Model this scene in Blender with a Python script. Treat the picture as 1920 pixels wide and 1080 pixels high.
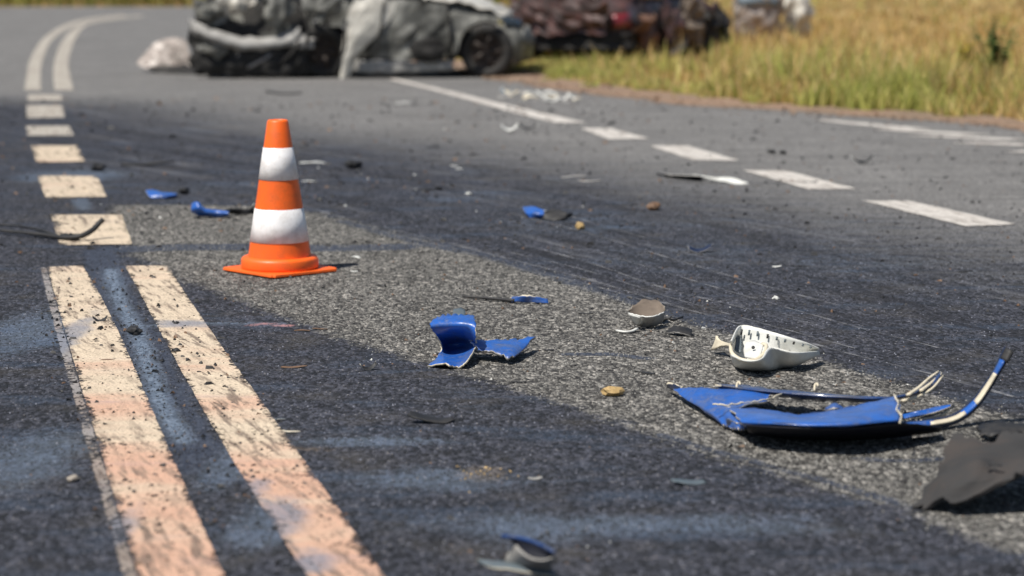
import bpy, bmesh, math, random
import numpy as np
from mathutils import Vector, Matrix, noise, Euler
rnd = random.Random(11)
for o in list(bpy.data.objects): bpy.data.objects.remove(o)
S = bpy.context.scene
COL = S.collection
R = math.radians
# ------------------------------------------------------------------ camera
FPX = 4300.0; CAMH = 1.55; TILT = math.atan(635/FPX)
cd = bpy.data.cameras.new('camera'); cam = bpy.data.objects.new('camera', cd); COL.objects.link(cam)
cd.sensor_width = 36; cd.lens = FPX/1920*36; cd.clip_end = 2000; cd.clip_start = .05
cam.location = (0, 0, CAMH); cam.rotation_euler = (math.pi/2-TILT, 0, 0)
cd.dof.use_dof = True; cd.dof.focus_distance = 9.0; cd.dof.aperture_fstop = 2.0
S.camera = cam
# ------------------------------------------------------------------ world, sun, exposure
SUN_EL, SUN_AZ = 61, 52     # light travels towards +x +y (back right)
w = bpy.data.worlds.new('World'); S.world = w; w.use_nodes = True
nt = w.node_tree; sky = nt.nodes.new('ShaderNodeTexSky'); sky.sky_type = 'NISHITA'; sky.sun_disc = False
sky.sun_elevation = R(SUN_EL); sky.sun_rotation = R(180+SUN_AZ)
nt.links.new(sky.outputs[0], nt.nodes['Background'].inputs[0]); nt.nodes['Background'].inputs[1].default_value = .075
sl = bpy.data.lights.new('sun', 'SUN'); sl.energy = 5.0; sl.angle = R(.5); sl.color = (1, .955, .88)
so = bpy.data.objects.new('sun', sl); COL.objects.link(so)
ld = Vector((math.sin(R(SUN_AZ))*math.cos(R(SUN_EL)), math.cos(R(SUN_AZ))*math.cos(R(SUN_EL)), -math.sin(R(SUN_EL))))
so.rotation_euler = ld.to_track_quat('-Z', 'Y').to_euler(); so.location = (-5, -5, 12)
S.view_settings.view_transform = 'Standard'; S.view_settings.look = 'None'
S.view_settings.exposure = .12; S.view_settings.gamma = 1

# ------------------------------------------------------------------ pixel -> place
ST, CT = math.sin(TILT), math.cos(TILT)
def P(px, py, h=0.0):
    u = (px-960)/FPX; v = (540-py)/FPX
    d = (u, CT+v*ST, -ST+v*CT)
    t = (CAMH-h)/-d[2]
    return Vector((d[0]*t, d[1]*t, h))
def Q(px, py, dist):          # point on the pixel's ray at forward distance dist
    u = (px-960)/FPX; v = (540-py)/FPX
    d = (u, CT+v*ST, -ST+v*CT); t = dist/d[1]
    return Vector((d[0]*t, dist, CAMH+d[2]*t))

# ------------------------------------------------------------------ object helpers
def tag(o, label=None, cat=None, group=None, kind=None):
    for k, v in (('label', label), ('category', cat), ('group', group), ('kind', kind)):
        if v: o[k] = v
    return o
def obj(name, verts, faces, mats, parent=None, loc=None, smooth=True, mi=None):
    me = bpy.data.meshes.new(name)
    loc = Vector(loc) if loc is not None else Vector((0, 0, 0))
    me.from_pydata([tuple(Vector(v)-loc) for v in verts], [], [tuple(f) for f in faces])
    for m in (mats if isinstance(mats, (list, tuple)) else [mats]): me.materials.append(m)
    if mi is not None: me.polygons.foreach_set('material_index', mi)
    me.polygons.foreach_set('use_smooth', [smooth]*len(me.polygons))
    me.update()
    o = bpy.data.objects.new(name, me); COL.objects.link(o)
    o.location = loc
    if parent is not None:
        o.parent = parent; o.location = loc - parent.location if parent.get('rootloc') else loc
    return o
def empty(name, loc, rot=(0, 0, 0)):
    o = bpy.data.objects.new(name, None); COL.objects.link(o); o.location = loc; o.rotation_euler = rot
    o.empty_display_size = .1
    return o
def part(name, verts, faces, mats, root, smooth=True, mi=None):
    """verts in world space, root an unrotated Empty (or a part at the same origin)"""
    base = root.location if root.parent is None else root.parent.location+root.location
    vv = [Vector(v)-base for v in verts]
    return obj(name, vv, faces, mats, None, None, smooth, mi) if root is None else _par(obj(name, vv, faces, mats, None, None, smooth, mi), root)
def _par(o, root): o.parent = root; return o

def crom(p0, p1, p2, p3, t):
    return .5*((2*p1)+(p2-p0)*t+(2*p0-5*p1+4*p2-p3)*t*t+(3*p1-p0-3*p2+p3)*t*t*t)
def curve(pts, n):
    pts = [Vector(p) for p in pts]; m = len(pts)
    if m == 2: return [pts[0].lerp(pts[1], i/(n-1)) for i in range(n)]
    out = []
    for i in range(n):
        s = i/(n-1)*(m-1); k = min(int(s), m-2); t = s-k
        a = pts[k-1] if k > 0 else 2*pts[0]-pts[1]
        b = pts[k+2] if k+2 < m else 2*pts[-1]-pts[-2]
        out.append(crom(a, pts[k], pts[k+1], b, t))
    return out
def shell(rows, nu, nv, th, jag=0, lumps=0, seed=0, jagends=True):
    """rows of control points -> smooth patch of nv x nu with thickness; returns verts, faces, material ids (0 outer, 1 rim, 2 inner)"""
    rows = [curve(r, nu) for r in rows]
    cols = [curve([r[i] for r in rows], nv) for i in range(nu)]
    g = [[cols[i][j].copy() for i in range(nu)] for j in range(nv)]
    q = random.Random(seed)
    nrm = [[None]*nu for _ in range(nv)]
    for j in range(nv):
        for i in range(nu):
            a = g[j][min(i+1, nu-1)]-g[j][max(i-1, 0)]; b = g[min(j+1, nv-1)][i]-g[max(j-1, 0)][i]
            n = a.cross(b); nrm[j][i] = n.normalized() if n.length > 1e-9 else Vector((0, 0, 1))
    ref = Vector((0, -1, .55)); flip = sum((nrm[j][i].dot(ref) for j in range(nv) for i in range(nu))) < 0
    if flip: nrm = [[-x for x in r] for r in nrm]
    if lumps:
        for j in range(nv):
            for i in range(nu):
                g[j][i] += nrm[j][i]*lumps*noise.noise(g[j][i]*9+Vector((seed*3.1, 0, 0)))
    if jag:
        for j in range(nv):
            for i in range(nu):
                if j in (0, nv-1) or i in (0, nu-1):
                    if i in (0, nu-1): dr = g[j][1 if i == 0 else nu-2]-g[j][i]
                    else: dr = g[1 if j == 0 else nv-2][i]-g[j][i]
                    g[j][i] += dr*q.uniform(-jag, jag)
    V = [v for r in g for v in r]; N = len(V)
    V = V+[g[j][i]-nrm[j][i]*th for j in range(nv) for i in range(nu)]
    F = []; M = []
    for j in range(nv-1):
        for i in range(nu-1):
            a = j*nu+i; F.append((a, a+1, a+nu+1, a+nu)); M.append(0)
            F.append((N+a, N+a+nu, N+a+nu+1, N+a+1)); M.append(2)
    def rim(a, b): F.append((a, a+N, b+N, b)); M.append(1)
    for i in range(nu-1): rim(i, i+1); rim((nv-1)*nu+i+1, (nv-1)*nu+i)
    for j in range(nv-1): rim((j+1)*nu, j*nu); rim(j*nu+nu-1, (j+1)*nu+nu-1)
    if flip: F = [f[::-1] for f in F]
    return V, F, M
def lathe(prof, n, c=(0, 0, 0), closed=False):
    V = []; F = []
    for (r, z) in prof:
        for k in range(n):
            a = 2*math.pi*k/n; V.append(Vector((c[0]+r*math.cos(a), c[1]+r*math.sin(a), c[2]+z)))
    m = len(prof)
    for j in range(m if closed else m-1):
        j2 = (j+1) % m
        for k in range(n):
            F.append((j*n+k, j*n+(k+1) % n, j2*n+(k+1) % n, j2*n+k))
    return V, F
def tube(pts, rad, n=8, flat=1.0, cap=True):
    """swept round bar; rad number or list; flat squashes vertical axis"""
    V = []; F = []; m = len(pts)
    rr = rad if isinstance(rad, (list, tuple)) else [rad]*m
    for i, p in enumerate(pts):
        t = (pts[min(i+1, m-1)]-pts[max(i-1, 0)]).normalized()
        s = t.cross(Vector((0, 0, 1)))
        s = s.normalized() if s.length > 1e-4 else Vector((1, 0, 0))
        u = s.cross(t).normalized()
        for k in range(n):
            a = 2*math.pi*k/n; V.append(p+s*math.cos(a)*rr[i]+u*math.sin(a)*rr[i]*flat)
    for i in range(m-1):
        for k in range(n): F.append((i*n+k, i*n+(k+1) % n, (i+1)*n+(k+1) % n, (i+1)*n+k))
    if cap: F.append(tuple(range(n-1, -1, -1))); F.append(tuple((m-1)*n+k for k in range(n)))
    return V, F
def join(*parts):
    V = []; F = []
    for v, f in parts:
        b = len(V); V += list(v); F += [tuple(i+b for i in q) for q in f]
    return V, F
def box(c, s, rot=None):
    V = []
    for x in (-1, 1):
        for y in (-1, 1):
            for z in (-1, 1):
                p = Vector((x*s[0]/2, y*s[1]/2, z*s[2]/2)); V.append(Vector(c)+(rot@p if rot else p))
    return V, [(0, 1, 3, 2), (4, 6, 7, 5), (0, 4, 5, 1), (2, 3, 7, 6), (0, 2, 6, 4), (1, 5, 7, 3)]

# ------------------------------------------------------------------ materials
class NT:
    def __init__(s, name):
        s.m = bpy.data.materials.new(name); s.m.use_nodes = True; s.t = s.m.node_tree
        s.b = s.t.nodes['Principled BSDF']; s.out = s.t.nodes['Material Output']
        s.co = s.t.nodes.new('ShaderNodeTexCoord').outputs['Object']
    def n(s, typ, **kw):
        nd = s.t.nodes.new(typ)
        for k, v in kw.items(): setattr(nd, k, v)
        return nd
    def L(s, a, b): s.t.links.new(a, b)
    def setin(s, sock, v):
        if hasattr(v, 'node'): s.L(v, sock)
        elif isinstance(v, (tuple, list)) and sock.type == 'RGBA' and len(v) == 3: sock.default_value = (*v, 1)
        else: sock.default_value = v
    def noise(s, scale, detail=4, rough=.6, vec=None, dist=0):
        nd = s.n('ShaderNodeTexNoise'); nd.inputs['Scale'].default_value = scale; nd.inputs['Detail'].default_value = detail
        nd.inputs['Roughness'].default_value = rough; nd.inputs['Distortion'].default_value = dist
        s.L(vec or s.co, nd.inputs['Vector']); return nd.outputs['Fac']
    def vor(s, scale, feature='F1', vec=None, out='Distance'):
        nd = s.n('ShaderNodeTexVoronoi', feature=feature); nd.inputs['Scale'].default_value = scale
        s.L(vec or s.co, nd.inputs['Vector']); return nd.outputs[out]
    def mapv(s, scale=(1, 1, 1), rot=(0, 0, 0)):
        nd = s.n('ShaderNodeMapping'); nd.inputs['Scale'].default_value = scale; nd.inputs['Rotation'].default_value = rot
        s.L(s.co, nd.inputs['Vector']); return nd.outputs[0]
    def aniso(s, ang, stretch):
        nd = s.n('ShaderNodeMapping', vector_type='TEXTURE'); nd.inputs['Scale'].default_value = (stretch, 1, 1); nd.inputs['Rotation'].default_value = (0, 0, R(ang))
        s.L(s.co, nd.inputs['Vector']); return nd.outputs[0]
    def ramp(s, fac, lo, hi, a=0.0, b=1.0):
        nd = s.n('ShaderNodeMapRange', interpolation_type='SMOOTHSTEP')
        for k, v in (('From Min', lo), ('From Max', hi), ('To Min', a), ('To Max', b)): nd.inputs[k].default_value = v
        s.L(fac, nd.inputs['Value']); return nd.outputs[0]
    def math(s, op, a, b=0.0, c=None):
        nd = s.n('ShaderNodeMath', operation=op); s.setin(nd.inputs[0], a); s.setin(nd.inputs[1], b)
        if c is not None: s.setin(nd.inputs[2], c)
        return nd.outputs[0]
    def mix(s, f, a, b, blend='MIX'):
        nd = s.n('ShaderNodeMix', data_type='RGBA', blend_type=blend)
        s.setin(nd.inputs['Factor'], f); s.setin(nd.inputs['A'], a); s.setin(nd.inputs['B'], b); return nd.outputs['Result']
    def attr(s, name, out='Fac'): return s.n('ShaderNodeAttribute', attribute_name=name).outputs[out]
    def bump(s, h, strength, dist):
        nd = s.n('ShaderNodeBump'); nd.inputs['Strength'].default_value = strength; nd.inputs['Distance'].default_value = dist
        s.L(h, nd.inputs['Height']); s.L(nd.outputs[0], s.b.inputs['Normal']); return nd
    def set(s, **kw):
        for k, v in kw.items(): s.setin(s.b.inputs[k.replace('_', ' ')], v)
def plain(name, col, rough=.5, dirt=(.12, .1, .085), dirt_amt=.35, scale=14, coat=0, metal=0, bump=.25, spec=.5):
    n = NT(name)
    a = n.noise(scale, 6, .65); b = n.noise(scale*7, 3)
    f = n.math('MULTIPLY', n.ramp(n.math('ADD', a, n.math('MULTIPLY', b, .25)), .52, .85), dirt_amt)
    v = n.math('MULTIPLY_ADD', n.noise(scale*.4, 3), .5, .75)
    c = n.mix(1.0, col, v, 'MULTIPLY')
    n.set(Base_Color=n.mix(f, c, dirt), Roughness=n.math('MULTIPLY_ADD', a, .3, rough-.12), Metallic=metal, Coat_Weight=coat, Coat_Roughness=.12)
    n.b.inputs['Specular IOR Level'].default_value = spec
    n.bump(a, bump, .004)
    return n.m
M_orange = plain('cone_orange', (.96, .14, .01), .45, (.38, .10, .03), .35, 16, bump=.2)
M_band = plain('cone_reflective_white', (.85, .83, .82), .42, (.42, .37, .33), .4, 22, bump=.25)
M_blue = plain('blue_car_paint', (.022, .125, .46), .3, (.05, .07, .13), .3, 16, coat=.6, bump=.12)
def scratched(name, col):
    n = NT(name); a = n.noise(11, 6, .7); sc = n.noise(30, 5, .8, n.mapv((.25, 3, 3), (R(20), R(35), R(15)))); sd = n.noise(26, 5, .8, n.mapv((3, .3, 2), (R(-20), R(10), R(50))))
    c = n.mix(n.ramp(a, .35, .7), col, tuple(x*.6 for x in col))
    c = n.mix(n.ramp(n.math('MAXIMUM', sc, sd), .62, .72, 0, .65), c, (.30, .36, .46))
    dust = n.ramp(n.math('ADD', n.math('MULTIPLY', a, .6), n.math('MULTIPLY', n.noise(60, 4, .7), .5)), .5, .75, 0, .5)
    c = n.mix(dust, c, (.17, .175, .19))
    n.set(Base_Color=c, Roughness=n.math('MULTIPLY_ADD', dust, .8, .33), Coat_Weight=.25, Coat_Roughness=.25); n.bump(n.math('ADD', a, n.math('MULTIPLY', sc, .5)), .35, .006); return n.m
M_blue = scratched('scratched_blue_car_paint', (.018, .11, .44))
M_navy = scratched('scratched_navy_and_shade', (.01, .045, .17))  # navy for the trim rim, painted shade on the bumper's upper bar
M_bluedk = plain('blue_black_plastic', (.012, .02, .05), .4, (.06, .06, .07), .4, 16, coat=.2)
M_cream = plain('torn_white_plastic', (.64, .57, .43), .55, (.3, .25, .18), .4, 25)
M_white = plain('white_plastic', (.66, .66, .62), .4, (.33, .3, .25), .35, 14, bump=.1)
M_grey = plain('grey_plastic', (.33, .32, .30), .55, (.12, .1, .09), .5, 14)
M_dkgrey = plain('dark_felt_lining', (.045, .044, .044), .9, (.075, .06, .052), .5, 7, spec=.15)
M_black = plain('black_rubber', (.014, .014, .015), .6, (.05, .045, .04), .5, 18)
M_void = plain('painted_shade_dark', (.006, .007, .014), .55, (.02, .02, .025), .3, 16, spec=.25)  # near-black stand-in for shade: bumper's lower face and trim cavity
M_slate = plain('slate_grey_plastic', (.09, .115, .13), .45, (.1, .1, .1), .4, 20)
M_tan = plain('tan_broken_plastic', (.5, .34, .14), .5, (.14, .09, .05), .6, 60)
M_brown = plain('brown_splinter', (.16, .09, .05), .6, (.05, .04, .03), .5, 40)
M_brown2 = plain('brown_dusty_plastic', (.16, .125, .095), .7, (.07, .055, .045), .5, 14)
M_taupe = plain('taupe_plastic', (.32, .28, .23), .5, (.13, .09, .07), .5, 14)
M_tyre = plain('tyre_rubber', (.016, .016, .016), .75, (.07, .06, .05), .5, 9)
M_steel = plain('scuffed_steel', (.32, .31, .3), .4, (.1, .05, .03), .7, 8, metal=.8)
M_rust = plain('rusty_steel', (.13, .06, .035), .7, (.03, .025, .02), .6, 9)
M_sootrim = plain('sooty_rim', (.04, .028, .022), .7, (.015, .013, .012), .6, 9)
M_soot = plain('soot_black', (.012, .011, .01), .8, (.06, .055, .05), .5, 5)
M_glass = plain('dark_window_glass', (.03, .045, .06), .1, (.1, .1, .1), .3, 5, coat=.3)
M_red = plain('red_lamp_plastic', (.2, .018, .022), .3, (.1, .02, .02), .4, 10, coat=.4)

def car_paint(name, col, dark, amt):
    n = NT(name)
    a = n.noise(2.2, 6, .7); b = n.noise(9, 5, .6)
    f = n.ramp(n.math('MULTIPLY_ADD', b, .35, a), .62-.2*amt, .95-.2*amt)
    n.set(Base_Color=n.mix(n.math('MULTIPLY', f, .9), n.mix(n.ramp(b, .3, .7), col, tuple(c*.72 for c in col)), dark), Roughness=n.math('MULTIPLY_ADD', f, .4, .35), Coat_Weight=.25)
    n.bump(b, .4, .01); return n.m
M_car = car_paint('dusty_grey_car_paint', (.27, .265, .235), (.035, .035, .03), .7)
M_carw = car_paint('dusty_white_car_paint', (.62, .59, .52), (.25, .22, .18), .1)
M_maroon = car_paint('dark_maroon_car_paint', (.13, .06, .05), (.025, .016, .014), .6)
M_pale = car_paint('pale_beige_car_paint', (.40, .34, .30), (.15, .13, .11), .4)
M_carblue = car_paint('pale_blue_car_paint', (.17, .22, .26), (.1, .12, .13), .1)

# asphalt with its stains ---------------------------------------------------
def asphalt():
    n = NT('asphalt')
    sp, sf = n.attr('patch'), n.attr('far'); sb, stt, sn = n.attr('wet'), n.attr('tar'), n.attr('tan')
    ed = n.noise(6, 6, .7); fine = n.noise(38, 4, .6)
    jit = n.math('ADD', n.math('MULTIPLY', n.math('SUBTRACT', ed, .5), .28), n.math('MULTIPLY', n.math('SUBTRACT', fine, .5), .14))
    mp = n.ramp(n.math('ADD', sp, jit), -.035, .05)
    str_v = n.mapv((.55, 3.2, 1), (0, 0, R(-10)))
    streak = n.noise(2.4, 7, .68, str_v)
    jf = n.math('MULTIPLY', n.math('SUBTRACT', streak, .5), 4.0)
    mf = n.ramp(n.math('ADD', sf, jf), -1.1, 1.6)
    # stones of the aggregate
    st = n.n('ShaderNodeTexVoronoi'); st.inputs['Scale'].default_value = 78; n.L(n.mapv((1, .62, 1)), st.inputs['Vector'])
    sc = n.n('ShaderNodeSeparateColor'); n.L(st.outputs['Color'], sc.inputs[0])
    st2 = n.n('ShaderNodeTexVoronoi'); st2.inputs['Scale'].default_value = 46; n.L(n.mapv((1, .62, 1)), st2.inputs['Vector'])
    sc2 = n.n('ShaderNodeSeparateColor'); n.L(st2.outputs['Color'], sc2.inputs[0])
    tone = n.math('ADD', n.math('MULTIPLY', sc.outputs[0], .6), n.math('MULTIPLY', sc2.outputs[1], .4))
    tone = n.math('ADD', tone, n.math('MULTIPLY', n.math('SUBTRACT', fine, .5), .6))
    dark = n.mix(n.ramp(tone, .2, .95), (.006, .007, .010), (.062, .065, .084))
    dark = n.mix(n.ramp(n.math('MULTIPLY', tone, n.ramp(st.outputs['Distance'], .5, .1)), .6, .8), dark, (.26, .24, .22))
    light = n.mix(n.ramp(tone, .18, .85), (.032, .030, .028), (.20, .19, .172))
    light = n.mix(n.ramp(tone, .74, .92), light, (.38, .355, .32))
    far = n.mix(n.ramp(tone, .1, .9), (.11, .106, .102), (.24, .232, .222))
    far = n.mix(n.ramp(n.noise(1.1, 7, .75, n.mapv((.35, 4.5, 1), (0, 0, R(-5)))), .5, .72, 0, .7), far, (.07, .069, .068))
    far = n.mix(n.ramp(streak, .42, .75), far, (.092, .09, .088))
    mott = n.noise(.9, 6, .65); mott2 = n.noise(2.7, 5, .6)
    # dusty brown and bluish drifts over the dark surface
    dark = n.mix(n.ramp(mott2, .5, .8, 0, .55), dark, (.075, .066, .055))
    dark = n.mix(n.ramp(n.noise(1.3, 5, .7, n.mapv((1, 2.6, 1))), .5, .72, 0, .6), dark, (.042, .062, .098))
    cv = n.n('ShaderNodeCombineXYZ'); n.L(n.math('MULTIPLY', n.attr('lane_v'), 4.5), cv.inputs[0]); n.L(n.math('MULTIPLY', n.attr('lane_u'), .35), cv.inputs[1])
    trk = n.noise(1.0, 7, .72, cv.outputs[0]); inl = n.ramp(n.attr('lane_v'), -.5, .1)
    dark = n.mix(n.math('MULTIPLY', inl, n.ramp(trk, .54, .70, 0, .75)), dark, (.12, .122, .135))
    dark = n.mix(n.math('MULTIPLY', inl, n.ramp(trk, .49, .36, 0, .85)), dark, (.009, .009, .012))
    light = n.mix(n.ramp(n.noise(2.2, 6, .7), .5, .75, 0, .6), light, (.06, .056, .052))
    c = n.mix(mp, dark, light)
    c = n.mix(mf, c, far)
    # damp blue streaks, sky sheen painted into the seam colour, bitumen, tan splinters
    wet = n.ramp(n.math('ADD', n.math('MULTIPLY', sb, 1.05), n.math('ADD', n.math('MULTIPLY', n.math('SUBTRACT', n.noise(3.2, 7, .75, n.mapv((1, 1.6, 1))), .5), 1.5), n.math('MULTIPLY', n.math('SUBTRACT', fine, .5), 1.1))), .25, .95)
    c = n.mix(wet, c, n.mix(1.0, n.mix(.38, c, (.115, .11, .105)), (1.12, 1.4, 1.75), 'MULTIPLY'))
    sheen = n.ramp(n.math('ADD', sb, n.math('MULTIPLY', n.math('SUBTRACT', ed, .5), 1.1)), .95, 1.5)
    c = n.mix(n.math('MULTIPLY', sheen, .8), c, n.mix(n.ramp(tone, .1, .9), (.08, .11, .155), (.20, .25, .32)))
    tar = n.ramp(n.math('ADD', stt, n.math('MULTIPLY', n.math('SUBTRACT', ed, .5), .9)), .3, .6)
    tar = n.math('MULTIPLY', tar, n.math('SUBTRACT', 1.0, n.math('MULTIPLY', wet, .8)))
    c = n.mix(n.math('MULTIPLY', tar, .88), c, n.mix(tone, (.02, .024, .038), (.05, .06, .085)))
    tn = n.ramp(n.math('ADD', sn, n.math('MULTIPLY', n.math('SUBTRACT', fine, .5), 1.4)), .4, .75)
    c = n.mix(n.math('MULTIPLY', tn, .2), c, n.mix(tone, (.1, .07, .03), (.34, .22, .09)))
    pk = n.ramp(n.math('ADD', n.attr('pink'), n.math('MULTIPLY', n.math('SUBTRACT', fine, .5), .9)), .3, .8)
    c = n.mix(n.math('MULTIPLY', pk, .75), c, (.42, .2, .19))
    c = n.mix(1.0, c, n.math('MULTIPLY_ADD', mott, .6, .7), 'MULTIPLY')
    ro = n.math('SUBTRACT', .88, n.math('MULTIPLY', n.math('MAXIMUM', wet, tar), .22))
    n.set(Base_Color=c, Roughness=ro); n.b.inputs['Specular IOR Level'].default_value = .35
    h = n.math('ADD', n.math('MULTIPLY', n.math('SUBTRACT', 1.0, st.outputs['Distance']), .7), n.math('MULTIPLY', n.math('SUBTRACT', 1.0, st2.outputs['Distance']), .8))
    h = n.math('ADD', h, n.math('MULTIPLY', fine, .5))
    h = n.math('MULTIPLY', h, n.math('MULTIPLY_ADD', mp, .6, .75))
    h = n.math('MULTIPLY', h, n.math('SUBTRACT', 1.0, n.math('MULTIPLY', n.math('MAXIMUM', wet, tar), .55)))
    n.bump(h, 1.0, .012)
    return n.m
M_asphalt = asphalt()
def paint(name, col, col2, wear, salmon=0.0):
    n = NT(name)
    fine = n.noise(45, 5, .65); mid = n.noise(7, 6, .7)
    stz = n.noise(26, 4, .6, n.aniso(-72, 9)); sty = n.noise(40, 4, .6, n.aniso(-66, 7))
    c = n.mix(n.ramp(mid, .3, .7), col, tuple(x*.82 for x in col))
    if salmon:
        f = n.ramp(n.math('ADD', n.noise(1.5, 5, .6, n.mapv((.5, 1.6, 1))), n.math('MULTIPLY', n.attr('near'), .32)), .52, .80)
        c = n.mix(n.math('MULTIPLY', f, salmon), c, col2)
        f2 = n.ramp(n.noise(2.3, 5, .7, n.mapv((.5, 2.4, 1))), .56, .72, 0, .6)
        c = n.mix(f2, c, (.36, .25, .26))
    grime = n.math('MULTIPLY', n.ramp(n.math('MAXIMUM', stz, n.math('MULTIPLY', sty, .97)), .52, .64), n.ramp(n.noise(1.7, 5, .6), .36, .58))
    c = n.mix(n.math('MULTIPLY', grime, .85), c, (.13, .095, .075))
    c = n.mix(n.ramp(fine, .5, .78, 0, .75), c, tuple(x*.45 for x in col))
    c = n.mix(n.ramp(n.noise(120, 3, .7), .5, .75, 0, .5), c, tuple(x*.5 for x in col))
    stn_ = n.ramp(n.math('ADD', n.attr('stain'), n.math('MULTIPLY', n.math('SUBTRACT', n.noise(8, 5, .7), .5), 1.2)), .3, .9)
    c = n.mix(n.math('MULTIPLY', stn_, .75), c, (.19, .205, .25))
    # chipped through: stones of the road show
    ch = n.math('ADD', n.math('MULTIPLY', fine, .5), n.math('MULTIPLY', n.noise(3.2, 6, .7), .55))
    ch = n.math('ADD', ch, n.math('MULTIPLY', n.ramp(n.attr('rim'), .16, .0), .10))
    wr = n.ramp(ch, .72-wear, .76-wear)
    wr = n.math('MAXIMUM', wr, n.ramp(n.vor(24), .15, .11))
    wr = n.math('MAXIMUM', wr, n.math('MULTIPLY', n.ramp(n.vor(60), .16, .12), n.ramp(mid, .45, .6)))
    n.set(Base_Color=c, Roughness=.75); n.b.inputs['Specular IOR Level'].default_value = .3
    n.bump(n.math('ADD', n.math('MULTIPLY', n.vor(78), .7), fine), .7, .008)
    tr = n.n('ShaderNodeBsdfTransparent'); mx = n.n('ShaderNodeMixShader')
    n.L(n.math('MULTIPLY', wr, .93), mx.inputs[0]); n.L(n.b.outputs[0], mx.inputs[1]); n.L(tr.outputs[0], mx.inputs[2])
    n.L(mx.outputs[0], n.out.inputs['Surface'])
    return n.m
M_cream_paint = paint('cream_road_paint', (.66, .54, .40), (.57, .33, .23), .11, .88)
M_white_paint = paint('white_road_paint', (.62, .58, .53), (.6, .5, .4), .03)
M_far_paint = paint('far_road_paint', (.46, .42, .36), (.5, .4, .3), .06)
M_ghost_paint = paint('worn_old_road_paint', (.30, .28, .27), (.3, .22, .16), .19, .5)
def scrape():
    n = NT('pale_scrape')
    a = n.noise(5, 6, .75)
    tr = n.n('ShaderNodeBsdfTransparent'); mx = n.n('ShaderNodeMixShader')
    n.set(Base_Color=(.30, .30, .31), Roughness=.9)
    n.L(n.math('MULTIPLY', n.ramp(a, .38, .72), .6), mx.inputs[0]); n.L(tr.outputs[0], mx.inputs[1]); n.L(n.b.outputs[0], mx.inputs[2])
    n.L(mx.outputs[0], n.out.inputs['Surface']); return n.m
M_scrape = scrape()
def soil(name, a, b, c, sc=1.0, bump=.02):
    n = NT(name)
    x = n.noise(.35*sc, 7, .65); y = n.noise(6*sc, 6, .7)
    col = n.mix(n.ramp(x, .38, .62), a, b)
    col = n.mix(n.ramp(y, .45, .7), col, c)
    n.set(Base_Color=col, Roughness=.95); n.b.inputs['Specular IOR Level'].default_value = .1
    n.bump(y, .8, bump); return n.m
M_field = soil('dry_field', (.36, .2, .08), (.3, .2, .075), (.42, .26, .12))
M_dirt = soil('reddish_verge_dirt', (.25, .165, .115), (.19, .14, .10), (.32, .24, .18), 3)
def blade_mat():
    n = NT('grass_blades')
    c = n.attr('tint', 'Color')
    tr = n.n('ShaderNodeBsdfTranslucent'); n.L(c, tr.inputs[0]); mx = n.n('ShaderNodeMixShader'); mx.inputs[0].default_value = .3
    n.set(Base_Color=c, Roughness=.7); n.b.inputs['Specular IOR Level'].default_value = .2
    n.L(n.b.outputs[0], mx.inputs[1]); n.L(tr.outputs[0], mx.inputs[2]); n.L(mx.outputs[0], n.out.inputs['Surface']); return n.m
M_blade = blade_mat()

# ================================================================== SETTING
gx = [-400, -120, -40, -20, -10, 0, 10, 20, 40, 120, 400]
gv = [(x, y+40, -.03) for y in gx for x in gx]; k = len(gx)
ground = obj('ground', gv, [(j*k+i, j*k+i+1, (j+1)*k+i+1, (j+1)*k+i) for j in range(k-1) for i in range(k-1)], M_field, smooth=False)
tag(ground, kind='structure')

# road: rows across, right edge taken from the photograph
edge_px = [(1990, 246), (1920, 238), (1760, 225), (1600, 213), (1400, 200), (1240, 186), (1100, 170), (985, 154), (880, 132), (800, 112), (740, 90), (700, 70)]
E = [P(*p) for p in edge_px]
ed_d = [-6, 12]+[p.y for p in E]+[50, 54, 58, 63]
ed_x = [E[0].x+2.9+5.5, E[0].x+2.2]+[p.x for p in E]+[-2.0, 1.5, 9, 30]
def xr(d): return float(np.interp(d, ed_d, ed_x))
def xl(d): return float(np.interp(d, [-6, 30, 45, 55, 63], [-9, -11, -14, -18, -24]))
rows = list(np.arange(-6, 4.4, .8))+list(np.arange(4.6, 9, .035))+list(np.arange(9, 16, .06))+list(np.arange(16, 30, .2))+list(np.arange(30, 63.2, .6))
NC = 210
ds = np.array(rows)
X = np.zeros((len(rows), NC)); Y = np.repeat(ds[:, None], NC, 1)
for i, d in enumerate(rows):
    c0, c1 = (-.30*d, .30*d) if d > 4.4 else (-2, 2)
    a, b = xl(d), xr(d); c0 = max(a+.3, c0); c1 = min(b-.3, c1)
    if c1 <= c0: c0, c1 = a+.3, b-.3
    X[i] = np.concatenate([np.linspace(a, c0, 12)[:-1], np.linspace(c0, c1, NC-22), np.linspace(c1, b, 12)[1:]])
def sdf(poly):
    """signed distance (positive inside) of ground points to a polygon in metres"""
    pts = [P(*p) for p in poly]; n = len(pts); D = np.full(X.shape, 1e9); ins = np.zeros(X.shape, bool)
    for i in range(n):
        a, b = pts[i], pts[(i+1) % n]
        ex, ey = b.x-a.x, b.y-a.y; px, py = X-a.x, Y-a.y
        t = np.clip((px*ex+py*ey)/(ex*ex+ey*ey+1e-12), 0, 1)
        D = np.minimum(D, np.hypot(px-ex*t, py-ey*t))
        cr = (a.y > Y) != (b.y > Y)
        xi = a.x+(Y-a.y)/(ey if abs(ey) > 1e-9 else 1e-9)*ex
        ins ^= cr & (X < xi)
    return np.where(ins, D, -D)
def blob(px, py, rx, ry):
    """soft spot: centre and half extents in photo pixels, laid on the ground"""
    c = P(px, py); ax = abs(P(px+rx, py).x-c.x); ay = abs(P(px, py-ry).y-P(px, py+ry).y)/2
    return np.exp(-(((X-c.x)/ax)**2+((Y-c.y)/ay)**2)*1.1)
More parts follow.
